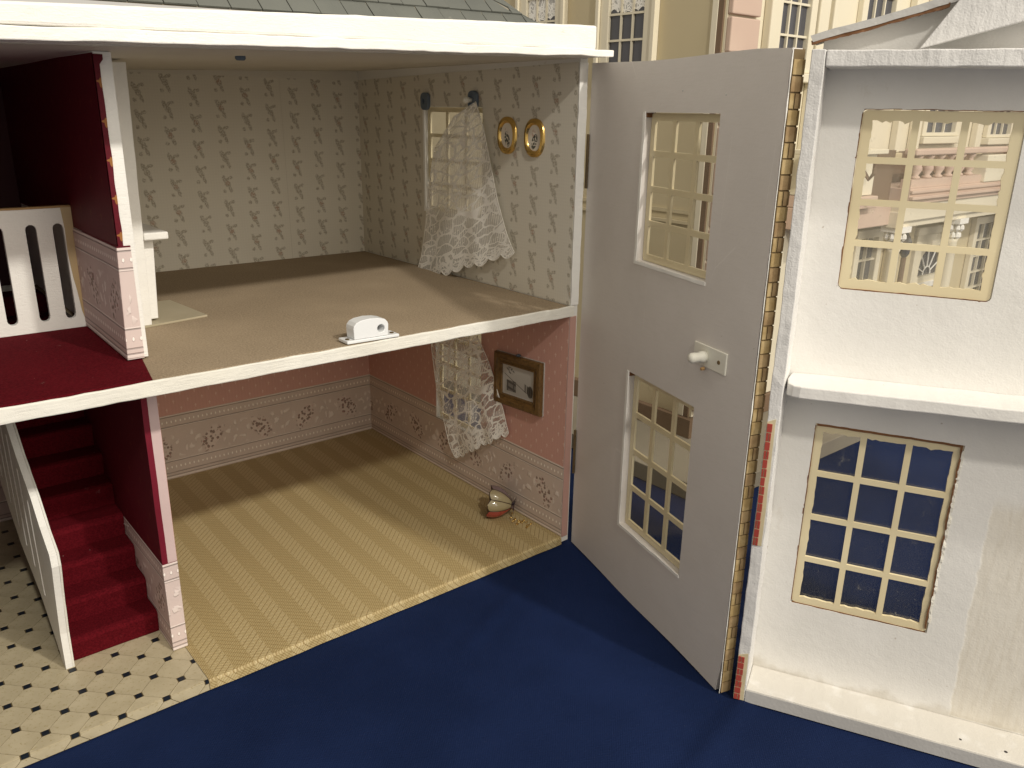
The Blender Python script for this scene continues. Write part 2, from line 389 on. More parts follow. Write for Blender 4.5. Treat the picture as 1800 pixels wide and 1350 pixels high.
class G:
    def __init__(s, T=ID): s.v = []; s.f = []; s.T = T
    def add(s, vs, fs):
        n = len(s.v); s.v += [s.T(*v) for v in vs]; s.f += [tuple(i + n for i in f) for f in fs]; return s
    def box(s, x0, x1, y0, y1, z0, z1):
        return s.hexa([(x0, y0, z0), (x1, y0, z0), (x1, y1, z0), (x0, y1, z0)], [(x0, y0, z1), (x1, y0, z1), (x1, y1, z1), (x0, y1, z1)])
    def hexa(s, b, t):
        return s.add(list(b) + list(t), [(3, 2, 1, 0), (4, 5, 6, 7), (0, 1, 5, 4), (1, 2, 6, 5), (2, 3, 7, 6), (3, 0, 4, 7)])
    def plate(s, outer, holes, n0, n1, axes='sz'):
        """outline with holes in (a,b), thick from n0 to n1 along the middle axis"""
        loops = [outer] + holes
        tris = tessellate_polygon([[Vector((a, b, 0)) for a, b in l] for l in loops])
        flat = [q for l in loops for q in l]; k = len(flat)
        vs = [(a, n0, b) for a, b in flat] + [(a, n1, b) for a, b in flat]
        fs = [tuple(t) for t in tris] + [tuple(i + k for i in reversed(t)) for t in tris]
        base = 0
        for l in loops:
            for i in range(len(l)):
                j = (i + 1) % len(l); fs.append((base + i, base + j, base + j + k, base + i + k))
            base += len(l)
        return s.add(vs, fs)
    def tube(s, pts, r, seg=8, closed=False):
        pts = [Vector(q) for q in pts]; rings = []; n = len(pts)
        for i, q in enumerate(pts):
            a = pts[(i - 1) % n] if (i or closed) else q; b = pts[(i + 1) % n] if (i < n - 1 or closed) else q
            t = (b - a).normalized(); up = Vector((0, 0, 1)) if abs(t.z) < .9 else Vector((1, 0, 0))
            e1 = t.cross(up).normalized(); e2 = t.cross(e1); rr = r[i] if isinstance(r, (list, tuple)) else r
            rings.append([q + (e1*math.cos(2*math.pi*k/seg) + e2*math.sin(2*math.pi*k/seg))*rr for k in range(seg)])
        vs = [v for R in rings for v in R]; fs = []
        for i in range(n if closed else n - 1):
            j = (i + 1) % n
            for k in range(seg):
                l = (k + 1) % seg; fs.append((i*seg + k, i*seg + l, j*seg + l, j*seg + k))
        if not closed: fs += [tuple(reversed(range(seg))), tuple((n - 1)*seg + k for k in range(seg))]
        return s.add([tuple(v) for v in vs], fs)
    def lathe(s, c, prof, seg=16):
        vs = []; fs = []
        for r, z in prof:
            for k in range(seg):
                a = 2*math.pi*k/seg; vs.append((c[0] + r*math.cos(a), c[1] + r*math.sin(a), c[2] + z))
        for i in range(len(prof) - 1):
            for k in range(seg):
                l = (k + 1) % seg; fs.append((i*seg + k, i*seg + l, (i + 1)*seg + l, (i + 1)*seg + k))
        fs += [tuple(reversed(range(seg))), tuple((len(prof) - 1)*seg + k for k in range(seg))]
        return s.add(vs, fs)
    def out(s, name, mat, parent=None, bevel=0, rough=0, sub=.01, smooth=False, nscale=60):
        o = link(name, s.v, s.f, mat, parent, smooth)
        if bevel or rough:
            bm = bmesh.new(); bm.from_mesh(o.data)
            bmesh.ops.remove_doubles(bm, verts=bm.verts, dist=1e-6); bmesh.ops.recalc_face_normals(bm, faces=bm.faces)
            if bevel:
                es = [e for e in bm.edges if len(e.link_faces) == 2 and e.calc_face_angle(0) > .6]
                bmesh.ops.bevel(bm, geom=es, offset=bevel, segments=2, profile=.5, affect='EDGES')
            if rough:
                for _ in range(6):
                    es = [e for e in bm.edges if e.calc_length() > sub]
                    if not es: break
                    bmesh.ops.subdivide_edges(bm, edges=es, cuts=1)
                for v in bm.verts:
                    q = v.co*nscale; v.co += Vector(noise.noise_vector(q))*rough + Vector(noise.noise_vector(q*3.1))*rough*.5
                bmesh.ops.triangulate(bm, faces=[f for f in bm.faces if len(f.verts) > 4])
            bm.to_mesh(o.data); bm.free()
        else:
            bm = bmesh.new(); bm.from_mesh(o.data); bmesh.ops.recalc_face_normals(bm, faces=bm.faces); bm.to_mesh(o.data); bm.free()
        return o
def rect(a0, a1, b0, b1): return [(a0, b0), (a1, b0), (a1, b1), (a0, b1)]
def rrect(a0, a1, b0, b1, r, n=4):
    pts = []
    for cx, cy, st in ((a1 - r, b0 + r, -90), (a1 - r, b1 - r, 0), (a0 + r, b1 - r, 90), (a0 + r, b0 + r, 180)):
        for i in range(n + 1):
            t = math.radians(st + 90*i/n); pts.append((cx + r*math.cos(t), cy + r*math.sin(t)))
    return pts
def muntin_window(T, a0, a1, b0, b1, n, name_parent, mat='cream_plastic', nx=3, ny=4, bord=.0052, mun=.0040, th=.0022, pane='clear_pane', order='sz', ragged=0):
    """moulded window with panes in (a,b) of the wall's own frame"""
    holes = []
    w = (a1 - a0 - 2*bord - (nx - 1)*mun)/nx; h = (b1 - b0 - 2*bord - (ny - 1)*mun)/ny
    for i in range(nx):
        for j in range(ny):
            x0 = a0 + bord + i*(w + mun); y0 = b0 + bord + j*(h + mun)
            if ragged:
                pts = []
                for (p0, p1, ed) in (((x0, y0), (x0 + w, y0), j == 0), ((x0 + w, y0), (x0 + w, y0 + h), i == nx - 1), ((x0 + w, y0 + h), (x0, y0 + h), j == ny - 1), ((x0, y0 + h), (x0, y0), i == 0)):
                    k = 9 if ed else 2
                    for q in range(k):
                        t = q/k; px_, py_ = p0[0] + (p1[0] - p0[0])*t, p0[1] + (p1[1] - p0[1])*t
                        if ed and q:
                            amp = ragged*(1.0 if j in (0, ny - 1) and p0[1] == p1[1] else .55)
                            jx = (x0 + w/2 - px_); jy = (y0 + h/2 - py_); L = math.hypot(jx, jy)
                            e = amp*max(0, random.gauss(.35, .4)); px_ += jx/L*e; py_ += jy/L*e
                        pts.append((px_, py_))
                holes.append(pts)
            else: holes.append(rect(x0, x0 + w, y0, y0 + h))
    g = G(T); g.plate(rrect(a0, a1, b0, b1, .003), holes, n, n - th)
    fr = g.out('window_frame', mat, name_parent)
    g2 = G(T); g2.box(a0 + .002, a1 - .002, n - th - .0009, n - th - .0005, b0 + .002, b1 - .002)
    pn = g2.out('window_pane', pane, name_parent)
    return fr, pn

# ================================================================== table
g = G(); N = 70
cv = []; cf = []
def clothz(x, y):
    z = -.0108
    # soft fold lines ironed into the cloth
    def ridge(p, q, w, h):
        dx, dy = q[0] - p[0], q[1] - p[1]; L = math.hypot(dx, dy); t = ((x - p[0])*dx + (y - p[1])*dy)/L
        d = ((x - p[0])*-dy + (y - p[1])*dx)/L; k = 1 if 0 < t < L else math.exp(-min((t*t), (t - L)**2)/.0006)
        return h*math.exp(-d*d/(w*w))*k
    z += ridge((-.19, -.31), (-.065, -.283), .006, .0030) + ridge((-.175, -.075), (-.107, -.045), .006, .0018)
    return z
xs = [-1.6, -1.2, -.9] + [-.75 + i*.0075 for i in range(130)] + [.3, .5, .9, 1.5, 2.2, 3.0]
ys = [-1.5, -.9, -.6] + [-.45 + i*.0075 for i in range(66)] + [.1, .3, .6, 1.0, 1.6, 2.4]
for yy in ys:
    for xx in xs: cv.append((xx, yy, clothz(xx, yy)))
nxs = len(xs)
for j in range(len(ys) - 1):
    for i in range(nxs - 1): a = j*nxs + i; cf.append((a, a + 1, a + 1 + nxs, a + nxs))
tag(link('table_cloth', cv, cf, 'cloth', smooth=True), kind='structure')
# table board under the cloth and room floor are out of frame; the cloth hides them

# ================================================================== dolls' house
D, H, GB = .4082, .260, .0101
XL = -.64
DX = -.387                      # right face of dividing wall
house = thing('dolls_house', (-.3, .2, -.0101), "open white dolls' house with papered rooms, red stairs and hinged front swung open", "dolls' house")
def roofz(x): return .4915 + .031*x
# ground floor board
gf = G().box(XL, .0, .004, D + .008, -GB + .0003, -.0012).out('ground_floor', 'edge_paint', house)
# herringbone lino, wrapped over the front edge
lz = [(-.3895, .0026, -GB + .0004), (.0006, .0026, -GB + .0004)]
vs = []; fs = []
prof = [(D, .0), (.3, .0), (.2, 0), (.1, 0), (.004, 0), (.0016, -.0002), (.0006, -.0010), (.0001, -.0022), (-.0004, -GB + .0012)]
nn = 40
for i in range(nn + 1):
    xx = -.3895 + (.3902)*i/nn
    for (yy, zz) in prof:
        wob = .0005*noise.noise(Vector((xx*40, yy, 0))) if yy < .01 else 0
        vs.append((xx, yy + wob, zz + (wob*.4 if zz < 0 else 0)))
k = len(prof)
for i in range(nn):
    for j in range(k - 1): a = i*k + j; fs.append((a, a + k, a + k + 1, a + 1))
lino = link('lino_sheet', vs, fs, 'herringbone', gf)
lino['label'] = 'straw coloured herringbone lino sheet'
# octagon tiles on the hall floor, folded over the lip
Ls = .01655; x0l, y0l = -.4231, .0
gbase = G().box(XL, -.3897, .0009, D, -.0011, -.0004)
gbase.box(XL, -.3897, .0009, .0038, -GB + .0004, -.0011)
gbase.out('tile_grout', 'grout', gf)
def clip(poly, ax, lim, keep_less):
    out = []
    for i in range(len(poly)):
        a, b = poly[i], poly[(i + 1) % len(poly)]
        ia = (a[ax] <= lim) if keep_less else (a[ax] >= lim); ib = (b[ax] <= lim) if keep_less else (b[ax] >= lim)
        if ia: out.append(a)
        if ia != ib:
            t = (lim - a[ax])/(b[ax] - a[ax]); out.append((a[0] + (b[0] - a[0])*t, a[1] + (b[1] - a[1])*t))
    return out
def fold_tile(name, poly, mat, th):
    """poly in unrolled (x, y); y<0 hangs down the front lip"""
    poly = clip(clip(clip(poly, 0, -.3899, True), 0, -.6390, False), 1, D - .0003, True)
    if len(poly) < 3: return
    vs = []; fs = []
    for part, lip in ((clip(poly, 1, 0, False), 0), (clip(clip(poly, 1, 0, True), 1, -GB + .0012, False), 1)):
        if len(part) < 3: continue
        n = len(vs); m_ = len(part)
        if lip:
            vs += [(x, .0006 - th + max(0, (.0012 + y))*.3, y) for x, y in part] + [(x, .0010, y) for x, y in part]
        else:
            vs += [(x, y if y > .0001 else .0006 - th*.6, th - .0004 - (.0004 if y <= .0001 else 0)) for x, y in part] + [(x, y, -.0004) for x, y in part]
        fs.append(tuple(range(n, n + m_)))
        for i in range(m_): j = (i + 1) % m_; fs.append((n + i, n + m_ + i, n + m_ + j, n + j))
    if vs: return link(name, vs, fs, mat, gf)
c8 = .0029; gap = .00027; tmesh = None
for i in range(-14, 4):
    for j in range(-2, 27):
        if (i + j) % 2: continue
        cx, cy = x0l + Ls*i, y0l + Ls*j
        # inset at lattice point
        if cy > -.0135 and cx < -.3893 + .002 and cx > -.636 and cy < D - .003:
            q = .00245; fold_tile('tile_inset', [(cx - q, cy - q), (cx + q, cy - q), (cx + q, cy + q), (cx - q, cy + q)], 'inset_black', .00045)
        # octagon centred half a step along x
        ox, oy = cx + Ls, cy
        if ox - Ls > -.3895 or ox < -.630 or oy > D + .012 or oy < -.026: continue
        R_ = Ls - gap*1.4; k = c8
        oc = [(ox + R_ - k, oy - k), (ox + R_ - k, oy + k), (ox + k, oy + R_ - k), (ox - k, oy + R_ - k), (ox - R_ + k, oy + k), (ox - R_ + k, oy - k), (ox - k, oy - R_ + k), (ox + k, oy - R_ + k)]
        if oy > Ls and ox + Ls < -.3900 and ox - Ls > -.639 and oy + Ls < D:
            if tmesh is None:
                o = fold_tile('floor_tile', oc, 'tile', .00042)
                cx0, cy0 = ox, oy; tmesh = o
            else:
                o = tmesh.copy(); COL.objects.link(o); o.location = (ox - cx0, oy - cy0, 0)
        else: fold_tile('floor_tile', oc, 'tile', .00042)

# back wall
bw = G()
bw.box(XL, .012, D + .0006, D + .010, -GB, .492)
bw = bw.out('back_wall', 'white_paint', house)
G().box(DX, .0, D, D + .0006, .0, .2495).out('pink_wallpaper', 'pink_paper_back', bw)
G().box(-.391, .0, D, D + .0006, .260, .4775).out('sprig_wallpaper', 'sprig_paper_back', bw)
G().box(-.3905, .0, D, D + .0003, .4775, .493).out('painted_strip', 'ceiling_paint', bw)
G().box(XL, -.3975, D, D + .0006, .0, .2490).out('hall_wallpaper', 'hall_paper_lower', bw)
G().box(XL, -.4005, D, D + .0006, .262, .483).out('hall_wallpaper', 'red_paper_shaded', bw)
# right wall with two window openings
WU = (.1465, .2600, .3295, .4475); WLo = (.1465, .2405, .0690, .2165)
TY = lambda s, n, z: Vector((n, s, z))          # plate in the plane of the right wall
rw = G(TY).plate([(.0, -.0060), (D + .0006, -.0060), (D + .0006, .4925), (.0, .4930)], [rect(*WU), rect(*WLo)], .0006, .0100).out('right_wall', 'white_paint', house)
hu = rect(WU[0] - .0006, WU[1] + .0004, WU[2] - .0004, WU[3] + .0003); hl = rect(WLo[0] - .0004, WLo[1] + .0003, WLo[2] - .0003, WLo[3] + .0003)
G(TY).plate([(.0012, .2605), (D, .2605), (D, .4785), (.0012, .4885)], [hu], .0, .0005).out('sprig_wallpaper', 'sprig_paper_side', rw)
G(TY).plate([(.0010, .0004), (D, .0004), (D, .2490), (.0010, .2490)], [hl], .0, .0005).out('pink_wallpaper', 'pink_paper_side', rw)
lwl = G().box(XL - .010, XL - .0002, .0, D + .010, -.0050, .4700).out('left_wall', 'white_paint', house)
G().box(XL - .0001, XL + .0005, .004, D, .0, .2480).box(XL - .0001, XL + .0005, .004, D, .262, .4690).out('hall_wallpaper', 'red_paper_shaded', lwl)
# worn front edge of the right wall: painted above, papered pink below
G().box(-.0002, .0102, -.0012, .0, .2606, .4880).out('wall_edge', 'trim_paint', rw, bevel=.0004, rough=.0004, sub=.006)
G().box(-.0002, .0084, -.0010, .0, .0003, .2490).out('wall_edge', 'plain_pink', rw, bevel=.0004, rough=.0002, sub=.008)
muntin_window(TY, WU[0] + .0003, WU[1] - .0003, WU[2] + .0003, WU[3] - .0003, .0090, rw)
muntin_window(TY, WLo[0] + .0003, WLo[1] - .0003, WLo[2] + .0003, WLo[3] - .0003, .0085, rw)
G(TY).box(WU[1] - .004, WU[1] - .0005, -.0008, .0010, WU[2] - .001, WU[3] - .002).out('window_reveal', 'trim_paint', rw, rough=.0002)

# upper floor slab
uf = G().box(XL, .0, .0012, .190, H - .0108, H - .0012)
uf.box(-.3985, .0, .190, D, H - .0108, H - .0012)
uf = uf.out('upper_floor', 'ceiling_paint', house)
e = G().box(XL, .0050, -.0012, .0012, H - .0112, H - .0002).out('floor_edge', 'edge_paint', uf, bevel=.0009, rough=.0007, sub=.006, nscale=45)
# beige carpet with fraying front edge, red landing carpet
def edge_sheet(name, xa, xb, y1, z, mat, parent, amp, n=160, th=.0010, y0=.0004, slope=0):
    vs = []; fs = []
    for i in range(n + 1):
        x = xa + (xb - xa)*i/n
        yf = y0 + amp*(noise.noise(Vector((x*45, 1, z))) + .6*noise.noise(Vector((x*160, 4, z)))) + amp*.7
        vs += [(x, yf, z - .0003), (x, yf, z + th), (x, y1, z + th)]
    for i in range(n): a = i*3; fs += [(a, a + 3, a + 4, a + 1), (a + 1, a + 4, a + 5, a + 2)]
    return link(name, vs, fs, mat, parent)
edge_sheet('beige_carpet', -.4030, -.0004, D, H - .0011, 'beige_carpet', uf, .0016)
G().hexa([(XL, .0018, H - .0011), (-.4035, .0018, H - .0011), (-.3935, .060, H - .0011), (XL, .060, H - .0011)], [(XL, .0018, H + .0006), (-.4035, .0018, H + .0006), (-.3935, .060, H + .0006), (XL, .060, H + .0006)]).box(XL, -.4008, .060, .1895, H - .0011, H + .0006).out('landing_carpet', 'red_carpet', uf)
G().box(XL, -.40, .1895, .193, H - .0112, H + .0004).out('stairwell_edge', 'edge_paint', uf, rough=.0003)
# ceiling, eaves and roof
cl = G().hexa([(XL, -.0, roofz(XL) + .0), (.0105, .0, roofz(.0105)), (.0105, D + .012, .4895), (XL, D + .012, .4895 - .022)],
              [(XL, .0, roofz(XL) + .007), (.0105, .0, roofz(.0105) + .006), (.0105, D + .012, .4965), (XL, D + .012, .4965 - .022)]).out('ceiling', 'ceiling_paint', house)
def zs(x, a, b): return a + (b - a)*(x + .4669)/(.4669 + .0135)
xa, xb = XL, .0135
b0, b1 = zs(xa, .4776, .4922), zs(xb, .4776, .4922); t0, t1 = zs(xa, .4853, .4979), zs(xb, .4853, .4979)
ev = G().hexa([(xa, -.030, b0), (xb, -.030, b1), (xb, .0, b1), (xa, .0, b0)], [(xa, -.030, t0), (xb, -.030, t1), (xb, .0, t1), (xa, .0, t0)]).out('eaves_board', 'trim_paint', house, bevel=.0008, rough=.0008, sub=.007, nscale=40)
xb = -.0080
b0, b1 = zs(xa, .4856, .4975), zs(xb, .4856, .4975); t0, t1 = zs(xa, .4972, .5178), zs(xb, .4972, .5178)
fb_ = G().hexa([(xa, -.0285, b0), (xb, -.0285, b1), (xb, -.018, b1), (xa, -.018, b0)], [(xa, -.0285, t0), (xb, -.0285, t1), (xb, -.018, t1), (xa, -.018, t0)]).out('fascia_board', 'trim_paint', house, bevel=.0018, rough=.0005, sub=.008, nscale=35)
# hipped slate roof
rd = Vector((0, 1, 1)).normalized()
hipd = Vector((-2, 1, 1))
E0 = Vector((-.050, -.012, .5105))
rf = G(); A0 = Vector((-.70, -.012, .497)); top = .12
rf.add([A0, E0, E0 + hipd*top, A0 + Vector((0, top, top))], [(0, 1, 2, 3)])
rf.add([E0, Vector((-.0305, .36, .5105)), Vector((-.29, .24, .6305)), E0 + hipd*top], [(0, 1, 2, 3)])
rf = rf.out('roof', 'plinth_grey', house)
row = .0165; sw = .0215
for r in range(8):
    for cidx in range(-28, 3):
        xx = E0.x + (cidx + (.5 if r % 2 else 0))*sw
        s0 = r*row; s1 = s0 + row*1.12
        hx = E0.x - 2*s0*rd.y*1.0
        x1 = min(xx + sw - .0007, hx + .002)
        if x1 - xx < .003: continue
        zb0 = E0.z + (xx - E0.x)*.0205; zb1 = E0.z + (x1 - E0.x)*.0205
        jit = random.uniform(-.0003, .0003)
        hx2 = E0.x - 2*s1*rd.y + .002; x1t = min(x1, hx2) if x1 > hx2 - .001 else x1
        n_ = Vector((0, -1, 1)).normalized()
        P = lambda x, zb, s, k: Vector((x, E0.y, zb)) + rd*s + n_*(k + jit)
        gg = G().hexa([P(xx, zb0, s0, .0008), P(x1, zb1, s0, .0008), P(x1t, zb1, s1, -.0002), P(xx, zb0, s1, -.0002)],
                      [P(xx, zb0, s0, .0021), P(x1, zb1, s0, .0021), P(x1t, zb1, s1, .0005), P(xx, zb0, s1, .0005)])
        gg.out('slate', 'slate', rf)

# dividing wall, upper
UX0, UX1 = -.4005, -.3890
ztop = .4785
du_ = G().hexa([(UX0, .0577, .2616), (UX1, .0577, .2616), (UX1, D, .2616), (UX0, D, .2616)], [(UX0, .0577, ztop), (UX1 + .0005, .0577, ztop), (UX1, D, ztop - .002), (UX0, D, ztop)]).out('dividing_wall', 'trim_paint', house, bevel=.0004)
P = du_
G().box(UX0 - .0007, UX0 - .0001, .0568, D, .3462, .4775).out('red_wallpaper', 'hall_paper_upper', P)
# red strip turned round the front edge, narrowing upward
vs = []; fs = []
for i in range(41):
    z = .3462 + (.4768 - .3462)*i/40; w = .0036 + .0006*noise.noise(Vector((z*60, 0, 0))) + (.0025 if i > 38 else 0)
    vs += [(UX0 - .0007, .0568, z), (UX0 + w, .0568, z), (UX0 + w, .0577, z)]
for i in range(40): a = i*3; fs += [(a, a + 1, a + 4, a + 3), (a + 1, a + 2, a + 5, a + 4)]
link('red_paper_edge', vs, fs, 'hall_paper_upper_edge', P)
G().hexa([(UX0 - .0042, .0560, .2618), (UX0 - .0002, .0560, .2618), (UX0 - .0002, .1885, .2618), (UX0 - .0022, .1885, .2618)],
         [(UX0 - .0016, .0560, .3468), (UX0 - .0002, .0560, .3468), (UX0 - .0002, .1885, .3455), (UX0 - .0016, .1885, .3455)]).out('dado_border', 'hall_paper_upper', P)
G().hexa([(UX0 - .0040, .0555, .2618), (-.3925, .0555, .2618), (-.3925, .0577, .2618), (UX0 - .0040, .0577, .2618)],
         [(UX0 - .0014, .0555, .3468), (-.3925, .0555, .3468), (-.3925, .0577, .3468), (UX0 - .0014, .0577, .3468)]).out('dado_border', 'hall_paper_upper_edge', P)
# dividing wall, lower
LX0, LX1 = -.3985, -.3875
dl = G().box(LX0, LX1, .0577, D, .0004, .2488).out('dividing_wall', 'white_paint', house, bevel=.0003)
G().box(LX0 - .0007, LX0 - .0001, .0568, D, .0004, .2488).out('red_wallpaper', 'hall_paper_lower', dl)
G().box(LX0 - .0007, LX0 + .0038, .0566, .0577, .0838, .2488).out('red_paper_edge', 'red_paper_plain', dl, rough=.0002, sub=.006)
G().box(LX0 + .0038, LX1 + .0002, .0568, .0577, .0838, .2488).out('pink_paper_edge', 'pink_edge', dl)
G().box(LX0 - .0010, LX1 + .0003, .0562, .0577, .0005, .0840).out('dado_border', 'hall_paper_lower_edge', dl, bevel=.0003)
G().box(LX1, LX1 + .0005, .0572, D, .0004, .2488).out('pink_wallpaper', 'pink_paper_side', dl)

# staircase
st = thing('staircase', (-.435, .09, 0), None, None); setp(st, house); st.location = (-.435, .09, 0)
rise, run = .0217, .0245; y0s = .0935
for i in range(12):
    ya = y0s + run*i; z1 = rise*(i + 1) - (.0015 if i == 11 else 0)
    prof = [(ya + .0006, z1 - rise + (.0006 if i == 0 else 0)), (ya - .0006, z1 - rise*.5), (ya - .0018, z1 - .0042), (ya - .0008, z1 - .0012), (ya + .0022, z1), (ya + run + .003, z1), (ya + run + .003, z1 - rise + (.0006 if i == 0 else 0))]
    vs = []; fs = []; k = len(prof); nx_ = 8
    for q in range(nx_ + 1):
        x = -.4706 + (-.3996 + .4706)*q/nx_
        for (yy, zz) in prof: vs.append((x, yy + .0006*noise.noise(Vector((x*60, yy*50, i))), zz + (.0005*noise.noise(Vector((x*50, yy*60, i + 9))) if zz > z1 - .003 else 0)))
    for q in range(nx_):
        for j in range(k - 1): a = q*k + j; fs.append((a, a + k, a + k + 1, a + 1))
    fs += [tuple(range(k)), tuple(reversed(range(nx_*k, nx_*k + k)))]
    link('step', vs, fs, 'red_carpet', st)
# banister: one board with upright slots
top = [(.0865, .0), (.0850, .0345), (.0750, .0750), (.0665, .1050), (.0675, .1156), (.0906, .1295), (.1117, .1477), (.1492, .1690), (.1765, .1900), (.250, .2470), (.2520, .2488), (.36, .2488)]
bot = [(.36, .125), (.29, .092), (.2256, .0555), (.1555, .0365), (.110, .0100), (.0985, .0)]
def slot(y, za, zb, w=.0030, n=5):
    r = w; pts = []
    for i in range(n + 1): t = math.pi*i/n; pts.append((y + r*math.cos(t), zb - r + r*math.sin(t)))
    for i in range(n + 1): t = math.pi + math.pi*i/n; pts.append((y + r*math.cos(t), za + r + r*math.sin(t)))
    return pts
def ztp(y):
    for (a, b), (c, d) in zip(top, top[1:]):
        if a <= y <= c and c > a: return b + (d - b)*(y - a)/(c - a)
def zbt(y):
    for (c, d), (a, b) in zip(bot, bot[1:]):
        if a <= y <= c: return b + (d - b)*(y - a)/(c - a)
holes = [slot(y, zbt(y) + .026, ztp(y) - .020) for y in (.130, .158, .186, .214, .242, .270)]
G(TY).plate(top + bot, holes, -.4765, -.4715).out('banister', 'trim_paint', st)
# second moulding strip along the outer rail edge
g = G()
pt = top[:10]
for (a, b), (c, d) in zip(pt, pt[1:]):
    g.hexa([(-.4713, a, b), (-.4698, a, b), (-.4698, a + .010, b), (-.4713, a + .010, b)], [(-.4713, c, d), (-.4698, c, d), (-.4698, c + .010, d), (-.4713, c + .010, d)])
g.out('handrail', 'edge_paint', st, rough=.0002, sub=.01)
# torn strip of wall covering beside the stairs
g = G(); pts = [Vector((-.3996, q[0], q[1])) for q in [(0.1534, 0.079), (0.1961, 0.0694), (0.2055, 0.0819), (0.2275, 0.0934), (0.2441, 0.1129), (0.2557, 0.1265)]]
for i, q in enumerate(pts):
    pts[i] = (q.x, q.y, q.z)
g.tube(pts, [.0004, .0008, .0004, .0011, .0004, .0003], 5).out('torn_paper_edge', 'torn_paper', st)

# landing railing
holes = []
for (yc) in (-.4128, -.4328, -.4568, -.4778, -.4988, -.5198, -.5408, -.5618, -.5828, -.6038):
    holes.append([(yc + a, b) for a, b in slot(0, .2690, .3500, .0040)])
lr = G().plate([(-.639, .2606), (-.4018, .2606), (-.4000, .3625), (-.639, .3625)], holes, .186, .191).out('landing_railing', 'trim_paint', house, bevel=.0003)
vs = [(-.4010, .1852, .2612), (-.3995, .1852, .3628), (-.4090, .1852, .3628), (-.4078, .1852, .345), (-.4083, .1852, .325), (-.4070, .1852, .305), (-.4052, .1852, .29), (-.4040, .1852, .275)]
n = len(vs); vs2 = [(a, .1862, c) for a, b, c in vs]
link('peeled_post', vs + vs2, [tuple(range(n))] + [(i, (i + 1) % n, (i + 1) % n + n, i + n) for i in range(n)], 'split_wood', lr)
G().box(-.639, -.4000, .1852, .1915, .3626, .3641).out('railing_cap', 'bare_wood', lr, rough=.0003, sub=.008)

# fireplace
fp = thing('fireplace', (-.37, .2, .26), None, None); setp(fp, house); fp.location = (-.37, .2, .26)
G().hexa([(UX1 + .0006, .155, .2615), (-.3565, .155, .2615), (-.3565, .30, .2615), (UX1 + .0006, .30, .2615)], [(UX1 + .0006, .155, .4765), (-.3520, .155, .4765), (-.3520, .30, .4765), (UX1 + .0006, .30, .4765)]).out('chimney_breast', 'trim_paint', fp, bevel=.0005, rough=.0003, sub=.01)
G().hexa([(-.3562, .166, .2640), (-.3475, .166, .2640), (-.3475, .176, .2640), (-.3562, .176, .2640)], [(-.3562, .166, .3345), (-.3440, .166, .3345), (-.3440, .176, .3345), (-.3562, .176, .3345)]).out('fireplace_jamb', 'trim_paint', fp, bevel=.0006)
G().box(-.3562, -.3475, .270, .280, .2640, .3345).out('fireplace_jamb', 'trim_paint', fp, bevel=.0006)
G().box(-.3562, -.3480, .1762, .2698, .318, .3345).out('fireplace_lintel', 'trim_paint', fp)
G().box(-.3550, -.3345, .1535, .290, .3348, .3412).out('mantel_shelf', 'trim_paint', fp, bevel=.0012)
G().hexa([(-.386, .148, .2600), (-.305, .163, .2600), (-.312, .245, .2600), (-.386, .245, .2600)], [(-.386, .148, .2618), (-.305, .163, .2618), (-.312, .245, .2618), (-.386, .245, .2618)]).out('hearth', 'card_hearth', fp, bevel=.0003)

# catch plate on the upper floor edge
mc = thing('magnetic_catch', (-.232, .006, .26), None, None); setp(mc, house); mc.location = (-.232, .006, .26)
def blk(a0, a1, y0, y1, z0, z1, bv): return G(lambda a, b, c: Vector((a + .006, b - (a + .232)*.06, c))).box(a0, a1, y0, y1, z0, z1)
blk(-.2555, -.2075, -.0005, .0150, .2606, .2632, 0).out('catch_plate', 'white_plastic', mc, bevel=.0006)
outer = [(-.2485, .2634), (-.2175, .2634), (-.2170, .2730), (-.2178, .2750), (-.2200, .2775), (-.2260, .2790), (-.2340, .2796), (-.2420, .2788), (-.2462, .2772), (-.2485, .2745), (-.2490, .2720)]
circ = [(-.2240 + .0034*math.cos(t), .2700 + .0034*math.sin(t)) for t in [i*math.pi/8 for i in range(16)]]
G(lambda a, b, c: Vector((a + .006, b - (a + .232)*.06, c))).plate(outer, [circ], .0005, .0135).out('catch_body', 'white_plastic', mc, bevel=.0005)
G().box(-.2240, -.2130, .010, .0115, .2640, .2745).out('catch_inner', 'dark_inside', mc)
G().lathe((-.2465, .0065, .2632), [(.0018, 0), (.0018, .0007), (.0006, .0009)], 10).out('screw', 'brass_dark', mc)
G().lathe((-.2055, .0040, .2632), [(.0018, 0), (.0018, .0007), (.0006, .0009)], 10).out('screw', 'brass_dark', mc)
# blue putty pad under ceiling
G().lathe((-.2870, .0824, roofz(-.287) - .0040), [(.0030, 0), (.0042, .0012), (.0040, .0040)], 9).out('putty_pad', 'blue_tack', house, smooth=True)

# ================================================================== hinged side panel (seen from inside)
TH = -.288
dd = Vector((math.sin(TH), -math.cos(TH), 0)); dn = Vector((-dd.y, dd.x, 0)); dh = Vector((.0135, -.0025, 0))
TD = lambda s, n, z: dh + dd*s + dn*n + Vector((0, 0, z))
ZB, ZT = -.0095, .4865; LD = .2690
wu = (.0985, .2005, .3215, .4455); wl = (.0985, .2010, .0625, .2185)
outer = [(0.0, ZB + .0005)] + [(LD*i/8, ZB + .0008*math.sin(i*1.3)) for i in range(1, 8)] + [(LD - .004, ZB - .0006), (LD, .02), (LD + .0006, .15), (LD - .0002, .30), (LD + .0005, .38), (LD + .0002, ZT - .0003)] + [(LD*i/8, ZT + .0010*math.cos(i*.9)) for i in range(7, 0, -1)] + [(0.0, ZT + .0015)]
fp1 = G(TD).plate(outer, [rect(*wu), rect(*wl)], .0, .0086).out('front_panel', 'door_paint', house)
